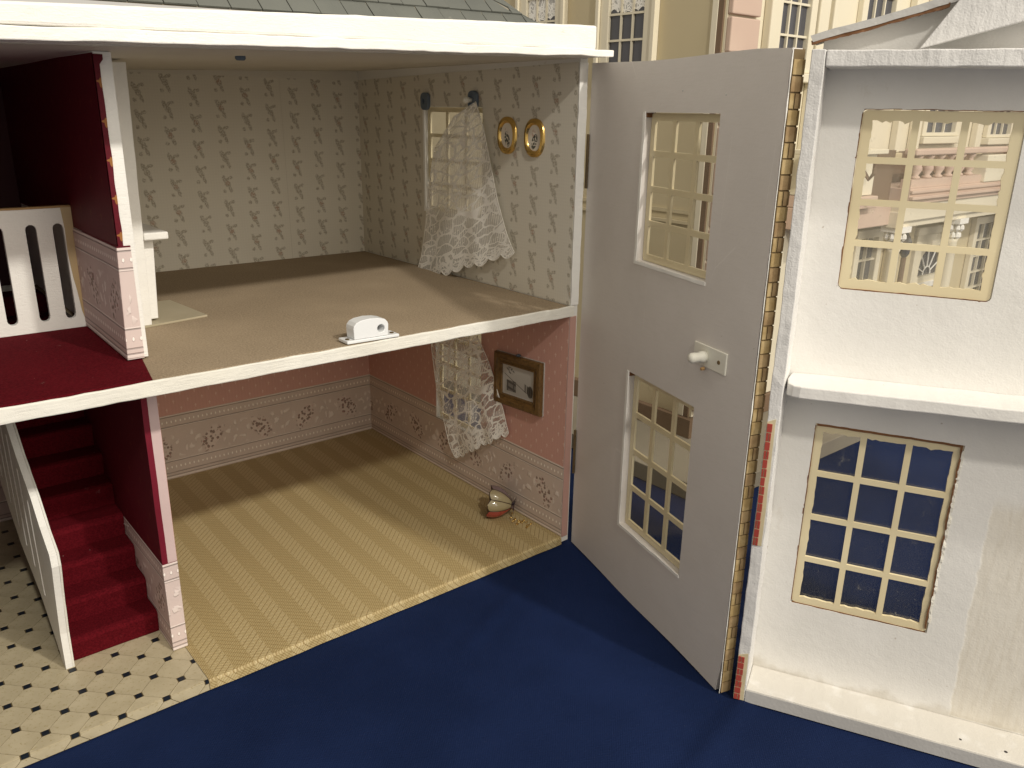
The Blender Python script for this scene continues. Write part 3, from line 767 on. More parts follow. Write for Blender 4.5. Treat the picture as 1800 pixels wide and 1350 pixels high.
fp1['label'] = 'narrow grey painted front panel with two windows and yellow brick edge'
muntin_window(TD, wu[0] + .0004, wu[1] - .0004, wu[2] + .0004, wu[3] - .0004, .0080, fp1, mun=.0050, bord=.0060)
muntin_window(TD, wl[0] + .0004, wl[1] - .0004, wl[2] + .0004, wl[3] - .0004, .0080, fp1, mun=.0050, bord=.0060)
for w in (wu, wl):
    G(TD).box(w[0] - .0035, w[0] - .0002, -.0006, .0006, w[2] - .002, w[3] + .0005).out('window_reveal', 'trim_paint', fp1, rough=.0003, sub=.006)
    G(TD).box(w[0] - .0035, w[1] + .0003, -.0006, .0006, w[2] - .0030, w[2] - .0002).out('window_reveal', 'trim_paint', fp1, rough=.0004, sub=.006)
    G(TD).box(w[0] - .0005, w[0] + .0012, .0005, .0080, w[3] - .004, w[3] - .0005).out('corner_block', 'rust_wood', fp1, rough=.0006, sub=.003)  # small brown block in one upper corner of the opening
# brick paper outside and round the free end: bricks proud of mortar
G(TD).plate(outer, [rect(*wu), rect(*wl)], .0088, .0096).out('mortar_sheet', 'mortar_brown', fp1)
G(TD).box(LD + .0010, LD + .0018, .0006, .0096, ZB + .001, ZT - .001).out('mortar_sheet', 'mortar_brown', fp1)
z = ZB + .0012; i = 0; bh = .0104
while z + bh < ZT + .002:
    mat = 'yellow_brick' if (i*7) % 3 else 'tan_brick'
    zt_ = min(z + bh - .0011, ZT - .0012)
    if i % 3 == 2:
        G(TD).box(LD + .0016, LD + .0026, .0008, .0042, z, zt_).out('brick', mat, fp1)
        G(TD).box(LD + .0016, LD + .0026, .0051, .0100, z, zt_).out('brick', 'tan_brick', fp1)
    else: G(TD).box(LD + .0016, LD + .0026, .0008, .0100, z, zt_).out('brick', mat, fp1, rough=.0001)
    z += bh; i += 1
# ragged paper edge between panel and bricks
g = G(TD); zz = ZB
pts = [(LD + .0012, .0002 + .0004*abs(noise.noise(Vector((k*.37, 0, 0)))), ZB + (ZT - ZB)*k/90) for k in range(91)]
g.tube(pts, [.0003 + .0007*abs(noise.noise(Vector((k*.21, 5, 0))))**1.5 for k in range(91)], 5).out('paper_edge', 'trim_paint', fp1)
# roller catch on the panel
g = G(TD).box(.196, .2375, -.0016, -.0001, .2560, .2735); g.out('catch_plate', 'nylon', fp1, bevel=.0006)
g = G(lambda a, b, c: TD(.2115 + a, -.0018 - c, .2645 + b)); g.lathe((0, 0, 0), [(.0046, 0), (.0048, .004), (.0038, .006), (.0042, .012), (.0036, .0140), (.0014, .0150)], 14).out('catch_roller', 'nylon', fp1, smooth=True)
g = G(lambda a, b, c: TD(.2290 + a, -.0016 - c, .2645 + b)); g.lathe((0, 0, 0), [(.0017, 0), (.0016, .0005), (.0004, .0006)], 10).out('screw', 'brass_dark', fp1)
g = G(lambda a, b, c: TD(.2110 + a, -.0016 - c, .2545 + b)); g.lathe((0, 0, 0), [(.0015, 0), (.0014, .0025), (.0004, .003)], 8).out('screw', 'bare_wood', fp1)
for (s, z_) in ((.150, .462), (.205, .4585)):
    G(lambda a, b, c: TD(s + a, -c, z_ + b)).lathe((0, 0, 0), [(.0009, 0), (.0003, .0003)], 6).out('paint_fleck', 'grey_trim', fp1)
# hinges
def hinge(T, z0, z1, parent):
    g = G(T); nk = 7
    for k in range(nk):
        za = z0 + (z1 - z0)*k/nk; zb = z0 + (z1 - z0)*(k + 1)/nk - .0006
        g.lathe((0, 0, za), [(.0013, 0), (.0013, zb - za)], 10)
    g.box(-.0018, .0, .0, .0004, z0, z1); g.box(.0, .0012, .0, .0004, z0, z1)
    return g.out('hinge', 'brass_dark', parent)
hinge(lambda a, b, c: Vector((.0118 + a, -.0030 + b, c)), .375, .425, fp1)
hinge(lambda a, b, c: Vector((.0118 + a, -.0030 + b, c)), .075, .125, fp1)

# ================================================================== hinged front panel (white, box rails)
FTH = -1.1047
fd = Vector((math.cos(FTH), math.sin(FTH), 0)); fn = Vector((fd.y, -fd.x, 0)); fo = Vector((-.0592, -.2726, 0))
TF = lambda s, n, z: fo + fd*s + fn*n + Vector((0, 0, z))
FE = -.035; FL = .42
fu = (.0335, .1300, .3285, .4500); fl = (.0320, .1322, .0700, .2255)
fp2 = G(TF).plate([(.0005, -.0095), (FL, -.0095), (FL, .4840), (.0005, .4840)], [rrect(*fu, .0035), rect(*fl)], FE, FE - .009).out('front_panel', 'facade_paint', house)
fp2['label'] = 'wide white front panel with shelves of floor edging and two cream windows'
muntin_window(TF, fu[0] + .0006, fu[1] - .0006, fu[2] + .0006, fu[3] - .0006, FE - .0010, fp2, pane='hazy_pane', bord=.0064, mun=.0044, ragged=.0020)
muntin_window(TF, fl[0] + .0006, fl[1] - .0006, fl[2] + .0006, fl[3] - .0006, FE - .0010, fp2, pane='smeared_pane', bord=.0055, mun=.0044, ragged=.0012)
# rust stained gaps and flaking paint round the windows
for w in (fu, fl):
    G(TF).box(w[0] - .0002, w[0] + .0005, FE - .0020, FE - .0001, w[2] + .002, w[3] - .002).out('window_gap', 'rust_wood', fp2, rough=.0005, sub=.004, nscale=90)
    G(TF).box(w[0] + .001, w[1] - .001, FE - .0020, FE + .0002, w[3] - (.0016 if w is fl else .0004), w[3] + .0001).out('window_gap', 'rust_wood', fp2, rough=.0005, sub=.004, nscale=90)
    G(TF).box(w[0] + .001, w[1] - .001, FE - .0020, FE - .0002, w[2] - .0001, w[2] + .0006).out('window_gap', 'rust_wood', fp2, rough=.0005, sub=.004, nscale=90)
G(TF).box(fl[1] - .0012, fl[1] + .0006, FE - .0010, FE + .0004, fl[2] + .01, fl[3] - .004).out('flaking_paint', 'edge_paint', fp2, rough=.0009, sub=.003, nscale=150)
G(TF).box(fl[1] - .0022, fl[1] - .0010, FE - .0010, FE + .0003, fl[2] + .004, fl[3] - .002).out('window_gap', 'rust_wood', fp2, rough=.0006, sub=.004, nscale=120)
G(TF).hexa([(.0, FE, -.0095), (.0090, FE, -.0095), (.0090, .0, -.0095), (.0, .0, -.0095)], [(.0, FE, .4850), (.0085, FE, .4850), (.0085, .0, .4850), (.0, .0, .4850)]).out('side_rail', 'facade_rail_paint', fp2, bevel=.0006, rough=.0006, sub=.006, nscale=70)
G(TF).box(.0092, FL, FE, -.0004, .4745, .4845).out('top_rail', 'facade_rail_paint', fp2, bevel=.0008, rough=.0005, sub=.008, nscale=60)
# half floor (rounded end) and bottom ledge
pts = [(.0110, FE), (.0092, -.018), (.0105, -.006), (.0150, -.0012), (.0200, .0)] + [(FL, .0), (FL, FE)]
vs = []; n = len(pts)
def zsf(s, t): return t + .0045*(s/.157)
vs = [TF(s, nn_, zsf(s, .2535)) for s, nn_ in pts] + [TF(s, nn_, zsf(s, .2625)) for s, nn_ in pts]
g = G(); g.v = vs; g.f = [tuple(range(n)), tuple(range(n, 2*n))] + [(i, (i + 1) % n, (i + 1) % n + n, i + n) for i in range(n)]
g.out('floor_ledge', 'facade_paint', fp2, bevel=.0009, rough=.0004, sub=.009, nscale=50)
G(TF).box(.0092, FL, FE, -.0002, -.0095, .0026).out('bottom_ledge', 'facade_paint', fp2, bevel=.0008, rough=.0003, sub=.01)
G(TF).box(.0092, FL, -.0001, .0004, -.0094, .0014).out('ledge_face', 'grey_trim', fp2)
for s, z_ in ((.145, -.0), (.175, .0)):
    G(lambda a, b, c: TF(s + .02 + a, -.010 + b, .0026 + c)).lathe((0, 0, 0), [(.0013, 0), (.0006, .0002)], 8).out('nail_hole', 'dark_inside', fp2)
# red brick paper showing through the chipped rail
def bricks(z0, z1, s0, s1, rows, mortar_w):
    G(TF).hexa([(s0 - .0004, .0002, z0), (s1 + mortar_w, .0002, z0), (s1 + mortar_w, .0007, z0), (s0 - .0004, .0007, z0)], [(s0 - .0004, .0002, z1), (s1 + mortar_w*.7, .0002, z1 + .003), (s1 + mortar_w*.7, .0007, z1 + .003), (s0 - .0004, .0007, z1)]).out('exposed_mortar', 'pale_mortar', fp2, rough=.0003, sub=.004)
    hh = (z1 - z0)/rows
    for r in range(rows):
        a = z0 + r*hh; k = random.uniform(-.0005, .0005)
        if r % 2: G(TF).box(s0, s1 + k, .0006, .0013, a, a + hh - .0009).out('brick', 'red_brick', fp2)
        else:
            mid = (s0 + s1)/2 + k
            G(TF).box(s0, mid - .0003, .0006, .0013, a, a + hh - .0009).out('brick', 'red_brick', fp2)
            G(TF).box(mid + .0003, s1, .0006, .0013, a, a + hh - .0009).out('brick', 'red_brick', fp2)
bricks(-.0085, .0330, .0005, .0052, 7, .0032)
bricks(.1330, .2330, .0008, .0042, 14, .0030)
# gable and roof boards above the top rail
g = G(TF).plate([(.004, .4846), (FL, .4846), (FL, .61), (.30, .5750), (.004, .4930)], [], FE - .002, FE + .003).out('gable_panel', 'facade_paint', fp2)
g = G(TF).hexa([(-.002, FE - .012, .4905), (.30, FE - .012, .5720), (.30, -.020, .5720), (-.002, -.020, .4905)], [(-.004, FE - .012, .4945), (.298, FE - .012, .5765), (.298, -.020, .5765), (-.004, -.020, .4945)]).out('roof_board', 'grey_trim', fp2, rough=.0005, sub=.008)
G(TF).hexa([(-.0025, -.022, .4885), (.075, -.022, .5093), (.075, -.0205, .5093), (-.0025, -.0205, .4885)], [(-.0028, -.022, .4915), (.075, -.022, .5117), (.075, -.0205, .5117), (-.0028, -.0205, .4915)]).out('splintered_edge', 'rust_wood', fp2, rough=.0009, sub=.004, nscale=120)
g = G(TF).plate([(.0615, .4852), (.30, .5500), (.30, .60), (.085, .5210)], [], -.018, -.012).out('brace_board', 'facade_rail_paint', fp2, bevel=.0006)
hinge(lambda a, b, c: Vector((-.0555 + a, -.2620 + b, c)), .373, .428, fp2)
hinge(lambda a, b, c: Vector((-.0555 + a, -.2620 + b, c)), .060, .110, fp2)

# ================================================================== pictures
def oval(yc, zc, label, seed):
    t = thing('oval_picture', (0, yc, zc), label, 'picture', 'oval pictures on the bedroom wall')
    n = 28; a, b = .0150, .0185; vs = []; fs = []
    prof = [(1.0, -.0001), (1.0, -.0016), (.93, -.0028), (.84, -.0022), (.80, -.0034), (.74, -.0030), (.68, -.0014), (.66, -.0008)]
    for i in range(n):
        t_ = 2*math.pi*i/n
        cs, sn = math.cos(t_), math.sin(t_); p_ = 2.4
        rr = 1/((abs(cs)**p_ + abs(sn)**p_)**(1/p_))
        for k, h in prof: vs.append((h, yc + a*k*cs*rr, zc + b*k*sn*rr))
    m_ = len(prof)
    for i in range(n):
        j = (i + 1) % n
        for k in range(m_ - 1): fs.append((i*m_ + k, j*m_ + k, j*m_ + k + 1, i*m_ + k + 1))
    fs.append(tuple(i*m_ for i in range(n)))
    link('frame', vs, fs, 'gold', t, smooth=True)
    link('print', [(-.0009, yc + a*.68*math.cos(2*math.pi*i/n), zc + b*.68*math.sin(2*math.pi*i/n)) for i in range(n)], [tuple(range(n))], oval_mat(seed, yc, zc), t)
def oval_mat(seed, yc, zc):
    m, p = start('flower_print'); o, x, y, z = coords()
    n = nz(o, 330, 3); lf = step(nz(vec(y, z, seed), 420, 2), .44, .50)*step(ell(y + (z*0), z, yc, zc - .0035, .0042, .0080, .35 if seed > 2 else -.2), 1.1, .7)
    pk = step(ell(y, z, yc + .001, zc + .004, .0035, .0045, 0), 1.1, .6)*step(n, .4, .6)
    c = mix(pk*.6, (.78, .72, .62), (.50, .30, .20)); c = mix(lf*.95, c, (.03, .035, .02))
    return finish(m, p, c, .3)
oval(.1030, .4205, 'gilt oval flower picture on the sprigged wall, nearer the lace curtain', 1.3)
oval(.0600, .4195, 'gilt oval flower picture on the sprigged wall, nearer the front edge', 2.7)
# rectangular picture
t = thing('framed_picture', (0, .076, .159), 'brown wooden frame with a small black and white harbour photograph on the pink wall', 'picture')
yc, zc, a, b = .0755, .1595, .0400, .0300
TP = lambda s, n, z: Vector((-n, yc + s, zc + z - s*.05))
prof = [(0, .0005), (0, .0050), (.0016, .0064), (.0060, .0064), (.0066, .0054), (.0100, .0040), (.0104, .0046), (.0122, .0046), (.0128, .0022)]
vs = []; fs = []; m_ = len(prof)
for cx, cz in ((-1, -1), (1, -1), (1, 1), (-1, 1)):
    for k, h in prof: vs.append(TP(cx*(a - k), h, cz*(b - k)))
for i in range(4):
    j = (i + 1) % 4
    for k in range(m_ - 1): fs.append((i*m_ + k, j*m_ + k, j*m_ + k + 1, i*m_ + k + 1))
link('frame', vs, fs, 'frame_wood', t)
m, p = start('harbour_print'); o, x, y, z = coords()
s_ = (y - yc)*-1.0; zz_ = z - zc - (y - yc)*-.05
# strokes: dark tree mass, railings, pier, pale path
sky = mix(step(zz_, -.01, .016), (.42, .40, .36), (.50, .48, .43))
c = sky
lf = step(nz(vec(y, z, 0.0), 330, 3), .45, .58)*step(ell(s_, zz_, -.014, .0115, .0075, .0040, -.2), 1.2, .6); c = mix(lf*.85, c, (.06, .05, .04))
ln = step((zz_ - (.004 - (s_ + .018)*.42)).abs(), .0007, .0003)*s_.lt(.014); c = mix(ln*.8, c, (.08, .07, .06))
rl = step((s_ + .012).abs(), .0085, .0078)*step((zz_ + .0065).abs(), .0068, .0060)
rlp = mx(step(((zz_ + s_*.2)*900).sin(), 0, .6), step((s_*600).sin(), .7, .95)); c = mix(rl*(rlp*.3 + .6), c, (.05, .045, .04))
rg = step(s_, .009, .011)*step((zz_ + .0035 + (s_ - .01)*.35).abs(), .0050, .0042)*(step((s_*1700).sin(), -.2, .6)*.6 + .3); c = mix(rg, c, (.07, .06, .05))
dk = step(ell(s_, zz_, .020, -.0070, .0050, .0070, 0), 1.2, .7); c = mix(dk*.9, c, (.04, .035, .03))
mt = mx(step((s_ + .0235), .0, -.0006), step(zz_ + .0155, .0, -.0005)); c = mix(mt*.6, c, (.55, .53, .49))
harb = finish(m, p, c, .25, spec=.5)
link('photograph', [TP(-(a - .0122), .0024, -(b - .0122)), TP((a - .0122), .0024, -(b - .0122)), TP((a - .0122), .0024, (b - .0122)), TP(-(a - .0122), .0024, (b - .0122))], [(0, 1, 2, 3)], harb, t)
vs = []
G(TP).box(-a - .0008, a, .0002, .0012, -b - .0003, b + .0006).out('backing', 'picture_mount', t)
g = G(lambda q, w, e: TP(q + .002, .001 + w, b + .0012 + e)); g.lathe((0, 0, -.001), [(.003, 0), (.0032, .0012), (.001, .0022)], 10).out('putty_pad', 'blue_tack', t)

# ================================================================== lace curtains
def curtain(left, right, X0, amp, folds, mat, label, hem_amp, tilt=0, uvw=.12, puff=.0):
    """left / right: (y, z) outline points on the plane x = X0"""
    NU, NV = 90, 80
    def interp(pl, t):
        k = t*(len(pl) - 1); i = min(int(k), len(pl) - 2); f = k - i; return pl[i].lerp(pl[i + 1], f)
    Lp = [Vector((X0, a, b)) for a, b in left]; Rp = [Vector((X0, a, b)) for a, b in right]
    vs = []; uv = []; fs = []
    for j in range(NV + 1):
        t = j/NV
        a, b = interp(Lp, t), interp(Rp, t)
        for i in range(NU + 1):
            s = i/NU; q = a.lerp(b, s)
            h = abs(hem_amp)*(1 - abs(math.sin(s*math.pi*9)))*t**10
            wav = math.sin(s*folds*2*math.pi + t*1.5 + math.sin(s*9)*.8)
            x = X0 - amp*(.3 + .7*t)*wav - puff*math.sin(math.pi*s)*t
            vs.append((min(x, -.0022), q.y, q.z + h + .0012*math.sin(s*23 + 1)*t))
            ln = sum((Lp[k + 1] - Lp[k]).length for k in range(len(Lp) - 1))
            uv.append((s*uvw*(.35 + .65*t), (1 - t)*ln))
    for j in range(NV):
        for i in range(NU): k = j*(NU + 1) + i; fs.append((k, k + 1, k + NU + 2, k + NU + 1))
    o = link('lace_curtain', vs, fs, mat, smooth=True, uv=uv); tag(o, label, 'curtain', None)
    W1 = NU + 1
    for c0 in (0, NU): G().tube([vs[j*W1 + c0] for j in range(NV + 1)], .00045, 5).out('hem_cord', 'curtain_thread', o, smooth=True)
    hemv = [vs[NV*W1 + i] for i in range(W1)]
    G().tube(hemv, .0006, 5).out('hem_cord', 'curtain_thread', o, smooth=True)
    return o
curtain([(0.1882, 0.4383), (0.2276, 0.4017), (0.2415, 0.3574), (0.2476, 0.3137), (0.2573, 0.2748), (0.2752, 0.2367)],
        [(0.1501, 0.4537), (0.136, 0.4271), (0.1228, 0.3901), (0.1106, 0.3558), (0.0956, 0.3246), (0.0807, 0.2996)], -.0062, .0010, 3.0, 'lace_upper',
        'white lace curtain hanging from one hook over the upstairs window, trailing on the beige carpet', -.005, puff=.004)
curtain([(0.2426, 0.1776), (0.2359, 0.1423), (0.2268, 0.0996), (0.2123, 0.0695), (0.2027, 0.0456), (0.1906, 0.0281)],
        [(0.1467, 0.1985), (0.1272, 0.1758), (0.1143, 0.1553), (0.1077, 0.14), (0.097, 0.121), (0.0872, 0.0943)], -.0062, .0010, 2.6, 'lace_lower',
        'white lace curtain drooping across the downstairs window on the pink wall', -.004, puff=.003)
def bracket(yc, zc, label, peg):
    q = Vector((-.0035, yc, zc))
    t = thing('curtain_bracket', (0, q.y, q.z), label, 'curtain bracket', 'blue curtain brackets above the upstairs window')
    T = lambda a, b, c: Vector((-c - .0002, q.y + a, q.z + b))
    out_ = rrect(-.0075, .0075, -.0095, .0095, .0060, 5)
    h = [(.0016 + .0026*math.cos(i*math.pi/6), .0026*math.sin(i*math.pi/6)) for i in range(12)]
    G(lambda s, n, z: T(s, z, n)).plate(out_, [h], .0, .0042).out('bracket_plate', 'blue_tack', t, bevel=.0006)
    if peg:
        G(lambda a, b, c: T(.0016 + a, b, c)).lathe((0, 0, .0), [(.0025, 0), (.0025, .007), (.0034, .0085), (.0034, .012), (.0020, .0140)], 12).out('rod_end', 'nylon', t, smooth=True)
bracket(0.2511, 0.4535, 'blue curtain bracket without a rod, left above the upstairs window', False)
bracket(0.1597, 0.4549, 'blue curtain bracket holding the pale rod end with lace', True)

# ================================================================== fallen lamp shade
t = thing('glass_lampshade', (-.020, .075, .0), 'fallen miniature stained glass lampshade with red, cream and mauve petals and a gold chain', 'lampshade')
AX = Vector((.66, -.62, -.12)).normalized()      # from mouth to crown
cen = Vector((-.0265, .0850, .0172)); e1 = AX.cross(Vector((0, 0, 1))).normalized(); e2 = e1.cross(AX)
def shade_pt(ang, u):            # u: 0 mouth .. 1 crown
    lb_ = abs(math.sin((ang + math.radians(57.5))*4)); lob = 1 + .05*lb_
    r = .0178*math.cos(u*math.pi/2*.93)**.55*lob*(.97 + .03*math.cos(u*3))
    k = -.0040 + .0235*u - (.0028*lb_*max(0, 1 - u*4))
    return cen + AX*k + (e1*math.cos(ang) + e2*math.sin(ang))*r
mats = ['shade_red', 'shade_cream', 'shade_cream', 'shade_mauve', 'shade_navy', 'shade_mauve', 'shade_navy', 'shade_red']
PA = math.radians(45)
for s in range(8):
    a0 = math.radians(45*s - 57.5); vs = []; fs = []; NA, NU_ = 8, 10
    for i in range(NA + 1):
        for j in range(NU_ + 1):
            bul = 1; q = shade_pt(a0 + PA*i/NA - 0, j/NU_); 
            m0 = math.sin(math.pi*i/NA)*.0012*math.sin(math.pi*min(1, j/NU_ + .15)); 
            q = q + (q - (cen + AX*.006)).normalized()*m0; vs.append(q)
    for i in range(NA):
        for j in range(NU_): k = i*(NU_ + 1) + j; fs.append((k, k + 1, k + NU_ + 2, k + NU_ + 1))
    link('glass_petal', vs, fs, mats[s], t, smooth=True)
    G().tube([shade_pt(a0, j/10) for j in range(11)], .00055, 6).out('lead_strip', 'lead', t, smooth=True)
    G().tube([shade_pt(a0 + PA*i/8, 0) for i in range(9)], .0006, 6).out('lead_rim', 'lead', t, smooth=True)
cr = cen + AX*.0195
for k in range(7):
    an = 2*math.pi*k/7; dv = (e1*math.cos(an) + e2*math.sin(an)); sd = dv.cross(AX)
    p0 = cr - AX*.001; p1 = cr + dv*.006 + AX*.003; p2 = cr + dv*.0120 + AX*.0045 + Vector((0, 0, -.001))
    p2.z = max(p2.z, .0008); p1.z = max(p1.z, .0008)
    link('crown_leaf', [p0, p1 - sd*.0026, p2, p1 + sd*.0026, p1 + AX*.0008], [(0, 1, 4), (1, 2, 4), (2, 3, 4), (3, 0, 4)], 'shade_navy' if k % 3 else 'shade_mauve', t)
G().lathe((cr.x, cr.y, cr.z - .0015), [(.0022, 0), (.0030, .0012), (.0018, .0030), (.0006, .0042)], 10).out('crown_boss', 'lead', t, smooth=True)
# chain links
path = [Vector(q) for q in [(-0.013, 0.0683, 0.0012), (-0.0199, 0.063, 0.0012), (-0.0222, 0.0561, 0.0012), (-0.0163, 0.0602, 0.0012), (-0.0203, 0.0513, 0.0012), (-0.0144, 0.0553, 0.0012), (-0.0136, 0.0513, 0.0012), (-0.0089, 0.0528, 0.0012), (-0.0095, 0.0481, 0.0012), (-0.0133, 0.0407, 0.0012), (-0.0081, 0.0418, 0.0012), (-0.0169, 0.0385, 0.0012)]]
for i, q in enumerate(path):
    an = random.uniform(0, 6.28); ti = random.uniform(.2, .9)
    ring = [Vector((q.x + .0016*math.cos(w)*math.cos(an) - .0009*math.sin(w)*math.sin(an), q.y + .0016*math.cos(w)*math.sin(an) + .0009*math.sin(w)*math.cos(an), .0014 + .0008*math.sin(w)*ti + (.004 - i*.001 if i < 4 else 0))) for w in [k*math.pi/5 for k in range(10)]]
    G().tube(ring, .00052, 5, closed=True).out('chain_link', 'gold', t, smooth=True)

# ================================================================== big cream doll's house behind
big = thing('georgian_dolls_house', (.9, .4, -.01), "large cream georgian dolls' house behind, with pink quoins, sash windows and a balcony", "dolls' house")
BX, BY = .325, .09
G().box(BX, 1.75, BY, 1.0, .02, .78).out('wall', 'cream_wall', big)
G().box(BX - .125, 1.85, BY - .135, 1.05, -.0100, .0125).out('plinth', 'plinth_grey', big, bevel=.001)
G().box(BX - .010, 1.75, BY - .010, .99, .0130, .040).out('skirting', 'brown_wood', big)
# front face is a brighter cream board
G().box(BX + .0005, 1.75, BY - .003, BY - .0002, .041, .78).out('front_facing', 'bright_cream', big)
# --- side face, plane x = BX
def sidewin(y0, y1, z0, z1, nx, ny):
    w = G(TY).plate(rect(y0 - .016, y1 + .016, z0 - .010, z1 + .016), [rect(y0, y1, z0, z1)], BX - .006, BX - .0004).out('window', 'bright_cream', big, bevel=.0012)
    G(TY).box(y0 - .022, y0 - .0165, BX - .010, BX - .0004, z0 - .03, z1 + .02).box(y1 + .0165, y1 + .022, BX - .010, BX - .0004, z0 - .03, z1 + .02).out('pilaster_strip', 'bright_cream', w)
    G(TY).box(y0, y1, BX - .0012, BX - .0004, z0, z1).out('glass', 'dark_glass', w)
    g = G(TY)
    for i in range(1, nx): yy = y0 + (y1 - y0)*i/nx; g.box(yy - .0013, yy + .0013, BX - .0040, BX - .0014, z0, z1)
    for j in range(1, ny): zz = z0 + (z1 - z0)*j/ny; g.box(y0, y1, BX - .0042, BX - .0014, zz - .0014, zz + .0014)
    g.out('glazing_bars', 'bright_cream', w)
    return w
sidewin(.2160, .2800, .505, .670, 3, 5)
sidewin(.3900, .4540, .505, .670, 3, 5)
def netcurtain(T, a0, a1, z0, z1, parent, ptype):
    vs = []; fs = []; uv = []; n = 24
    for i in range(n + 1):
        s = i/n; a = a0 + (a1 - a0)*s; zb = z0 + .004*abs(math.sin(s*math.pi*5)) + .010*abs(s - .5)
        o_ = .0008*math.sin(s*20)
        vs += [T(a, -.0002 + o_*.2, zb), T(a, -.0002 + o_*.2, z1)]; uv += [(a - a0, 0), (a - a0, z1 - zb)]
    for i in range(n): k = i*2; fs.append((k, k + 2, k + 3, k + 1))
    return link('net_curtain', vs, fs, 'lace_far', parent, uv=uv)
w = [o for o in big.children if o.name.startswith('window')]
netcurtain(lambda a, b, c: Vector((BX - .0016 + b, a, c)), .2165, .2795, .570, .670, w[0], 0)
netcurtain(lambda a, b, c: Vector((BX - .0016 + b, a, c)), .3905, .4535, .570, .670, w[1], 0)
# recess strip, corner board and moulding near the corner
G().box(BX - .004, BX - .0005, .0985, .1065, .041, .78).out('corner_strip', 'bright_cream', big)
G().box(BX - .003, BX - .0005, .0905, .0980, .041, .78).out('corner_board', 'brown_wood', big)
G().box(BX - .0025, BX - .0005, .110, .78, .318, .323).box(BX - .0045, BX - .0005, .110, .78, .305, .309).out('string_course', 'cream_wall', big)
# pink quoins down the corner of the front
z = .05; k = 0
while z < .77:
    G().box(BX + .0006, BX + .058, BY - .011, BY - .0032, z, z + .0395).out('quoin', 'pink_stone', big, bevel=.0015)
    z += .0425; k += 1
FY = BY - .0032
def frontwin(x0, x1, z0, z1, nx, ny, sill=True):
    TX = lambda s, n, z: Vector((s, FY - n, z))
    w = G(TX).plate(rect(x0 - .014, x1 + .014, z0 - .006, z1 + .014), [rect(x0, x1, z0, z1)], .0, .009).out('window', 'bright_cream', big, bevel=.0012)
    G(TX).box(x0, x1, .0002, .0012, z0, z1).out('glass', 'dark_glass', w)
    g = G(TX)
    for i in range(1, nx): xx = x0 + (x1 - x0)*i/nx; g.box(xx - .0014, xx + .0014, .0014, .0050, z0, z1)
    for j in range(1, ny): zz = z0 + (z1 - z0)*j/ny; g.box(x0, x1, .0014, .0052, zz - .0014, zz + .0014)
    g.out('glazing_bars', 'bright_cream', w)
    if sill: G(TX).box(x0 - .02, x1 + .02, .0, .016, z0 - .018, z0 - .0065).out('sill', 'bright_cream', w, bevel=.0015)
    netcurtain(lambda a, b, c: Vector((a, FY - .0014 - b, c)), x0 + .001, x1 - .001, z1 - (z1 - z0)*.35, z1, w, 0)
    return w
frontwin(.427, .492, .505, .66, 3, 4)
frontwin(.634, .712, .565, .70, 3, 3)
frontwin(.872, .978, .422, .505, 3, 1)
frontwin(1.125, 1.215, .418, .505, 3, 1)
frontwin(1.42, 1.51, .418, .505, 3, 1)
# front pilasters
g = G()
for xa, xb in ((.399, .411), (.508, .532), (.542, .552), (.768, .782), (.826, .846), (1.060, 1.082)):
    G().box(xa, xb, FY - .012, FY - .0002, .392, .78).out('pilaster', 'bright_cream', big, bevel=.0015)
    G().box(xa - .005, xb + .005, FY - .016, FY - .0002, .380, .3915).out('pilaster_base', 'cream_wall', big, bevel=.0015)
# balcony
BF = .0
bal = G().box(.683, 1.75, BF, FY - .0005, .322, .345).box(.683, 1.75, BF - .004, BF, .338, .3425).box(.683, 1.75, BF - .006, BF, .329, .3335).out('balcony', 'pink_stone', big, bevel=.0008)
G().box(.690, 1.60, BF + .002, BF + .022, .3920, .4010).out('balcony_rail', 'pink_stone', bal, bevel=.002)
G().box(.690, 1.60, BF + .004, BF + .020, .3452, .3575).out('balcony_kerb', 'pink_stone', bal)
for i in range(20):
    xx = .716 + i*.0365
    if .925 < xx < 1.03 or 1.27 < xx < 1.36: continue
    G().lathe((xx, BF + .012, .3577), [(.0072, 0), (.0072, .003), (.0040, .005), (.0085, .013), (.0080, .017), (.0038, .025), (.0046, .028), (.0070, .031), (.0070, .034)], 12).out('baluster', 'pink_stone', bal, smooth=True)
G().box(.683, 1.60, FY - .0100, FY - .0008, .3452, .3930).out('balcony_back', 'brown_wood', bal)
for xa in (.932, 1.29):
    G().box(xa, xa + .082, BF - .002, BF + .026, .3455, .3890).out('balcony_pier', 'bright_cream', bal, bevel=.0015)
G().box(.50, .610, BF + .010, FY - .0005, .3215, .3380).out('side_ledge', 'pink_stone', big, bevel=.001)
G().box(.6105, .682, BF + .030, FY - .0006, .300, .3990).out('recess_panel', 'brown_wood', big)
G().box(.50, .608, BF + .020, FY - .0006, .339, .395).out('side_parapet', 'bright_cream', big)
G().box(.46, .625, BF + .012, BF + .060, .3955, .4020).out('parapet_rail', 'bright_cream', big, bevel=.001)
G().box(.683, 1.75, BF + .004, FY - .0006, .296, .3218).out('cornice', 'bright_cream', big, bevel=.0015)
G().box(.50, .6824, BF + .024, FY - .0006, .290, .3212).out('side_fascia', 'pink_stone', big, bevel=.0015)
G().box(.680, 1.75, BF + .010, BF + .028, .286, .3100).out('lintel', 'bright_cream', big, bevel=.001)
# recessed porch wall
G().box(.60, 1.75, FY - .010, FY - .0005, .041, .2870).out('porch_wall', 'cream_wall', big)
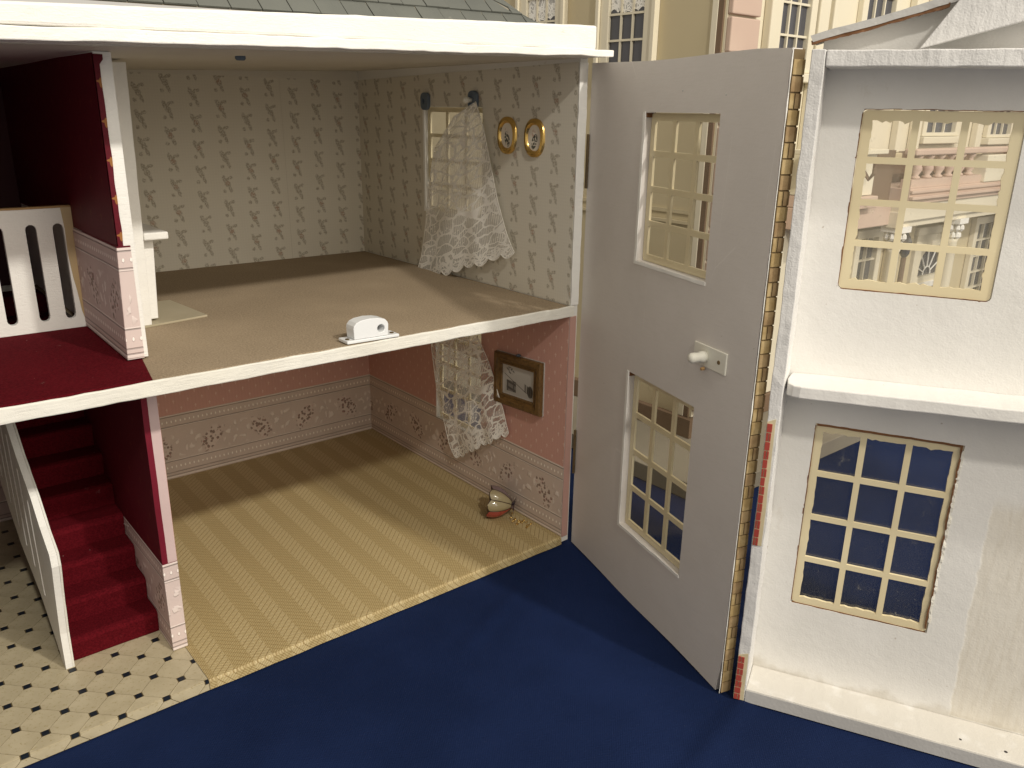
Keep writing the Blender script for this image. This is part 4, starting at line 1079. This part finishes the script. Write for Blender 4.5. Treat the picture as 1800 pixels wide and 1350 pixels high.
# columns with leafy capitals
for xc in (.700, .900, 1.16):
    cb = G().lathe((xc, BF + .020, .013), [(.016, 0), (.016, .006), (.012, .010), (.0105, .014), (.0095, .235), (.0110, .240)], 18).out('column', 'bright_cream', big, smooth=True)
    g = G()
    for k in range(8):
        a_ = k*math.pi/4
        for lvl, rr in ((.253, .010), (.266, .013)):
            g.lathe((xc + rr*math.cos(a_ + lvl*30), BF + .020 + rr*math.sin(a_ + lvl*30), lvl), [(.001, 0), (.0042, .004), (.0034, .009), (.0008, .012)], 6)
    g.box(xc - .016, xc + .016, BF + .004, BF + .036, .279, .2878).out('capital', 'trim_paint', cb)
# front door with fanlight
dr = G(lambda s, n, z: Vector((s, FY - .0105 - n, z))).plate(rect(.885, 1.000, .041, .252), [[(.902, .178), (.984, .178)] + [(.943 + .041*math.cos(math.radians(q)), .196 + .034*math.sin(math.radians(q))) for q in range(0, 181, 20)]], .0, .010).out('front_door', 'bright_cream', big)
G().box(.902, .984, FY - .0135, FY - .0110, .176, .234).out('fanlight_glass', 'dark_glass', dr)
g = G()
for q in (25, 60, 95, 130, 160):
    a_ = math.radians(q); g.tube([(.943 + .014*math.cos(a_), FY - .0165, .180 + .014*math.sin(a_)), (.943 + .046*math.cos(a_), FY - .0165, .182 + .044*math.sin(a_))], .0013, 5)
g.tube([(.943 + .014*math.cos(math.radians(q)), FY - .0165, .180 + .014*math.sin(math.radians(q))) for q in range(0, 181, 20)], .0013, 5)
g.out('fanlight_bars', 'trim_paint', dr)
G().box(.895, .991, FY - .0235, FY - .0206, .060, .168).out('door_leaf', 'trim_paint', dr, bevel=.001)
G().box(.905, .981, FY - .0250, FY - .0236, .10, .158).out('door_panel', 'dark_glass', dr)
for xa in (.872, 1.002): G().box(xa, xa + .012, FY - .024, FY - .0107, .041, .262).out('door_jamb', 'bright_cream', dr, bevel=.001)
G().box(.866, 1.020, FY - .028, FY - .0107, .2535, .268).out('door_hood', 'bright_cream', dr, bevel=.002)
# ground floor windows
def gwin(x0, x1, z0, z1, nx, ny):
    Y = FY - .0105
    TX = lambda s, n, z: Vector((s, Y - n, z))
    w = G(TX).plate(rect(x0 - .014, x1 + .014, z0 - .012, z1 + .014), [rect(x0, x1, z0, z1)], .0, .010).out('window', 'bright_cream', big, bevel=.0012)
    G(TX).box(x0, x1, .0002, .0012, z0, z1).out('glass', 'dark_glass', w)
    g = G(TX)
    for i in range(1, nx): xx = x0 + (x1 - x0)*i/nx; g.box(xx - .0016, xx + .0016, .0014, .0060, z0, z1)
    for j in range(1, ny): zz = z0 + (z1 - z0)*j/ny; g.box(x0, x1, .0014, .0062, zz - .0016, zz + .0016)
    g.out('glazing_bars', 'bright_cream', w)
gwin(1.125, 1.225, .10, .255, 3, 5); gwin(.690, .745, .12, .262, 2, 4)
# lantern on the porch pilaster
G().box(.785, .862, FY - .022, FY - .0106, .041, .2868).out('porch_pier', 'cream_wall', big, bevel=.001)
ln_ = G().tube([(.806, FY - .036, .06), (.806, FY - .036, .225)], .0045, 8).out('lamp_post', 'brown_wood', big)
G().lathe((.806, FY - .036, .226), [(.004, 0), (.008, .006), (.0095, .022), (.010, .026), (.004, .036), (.001, .042)], 8).out('lantern', 'dark_glass', ln_)
# wall lamp ornament left of balcony
G().tube([(.575, BF + .0185, .372), (.575, BF + .010, .362), (.575, BF + .004, .370), (.575, BF + .004, .386)], .0028, 6).out('wall_lamp', 'brown_wood', big)
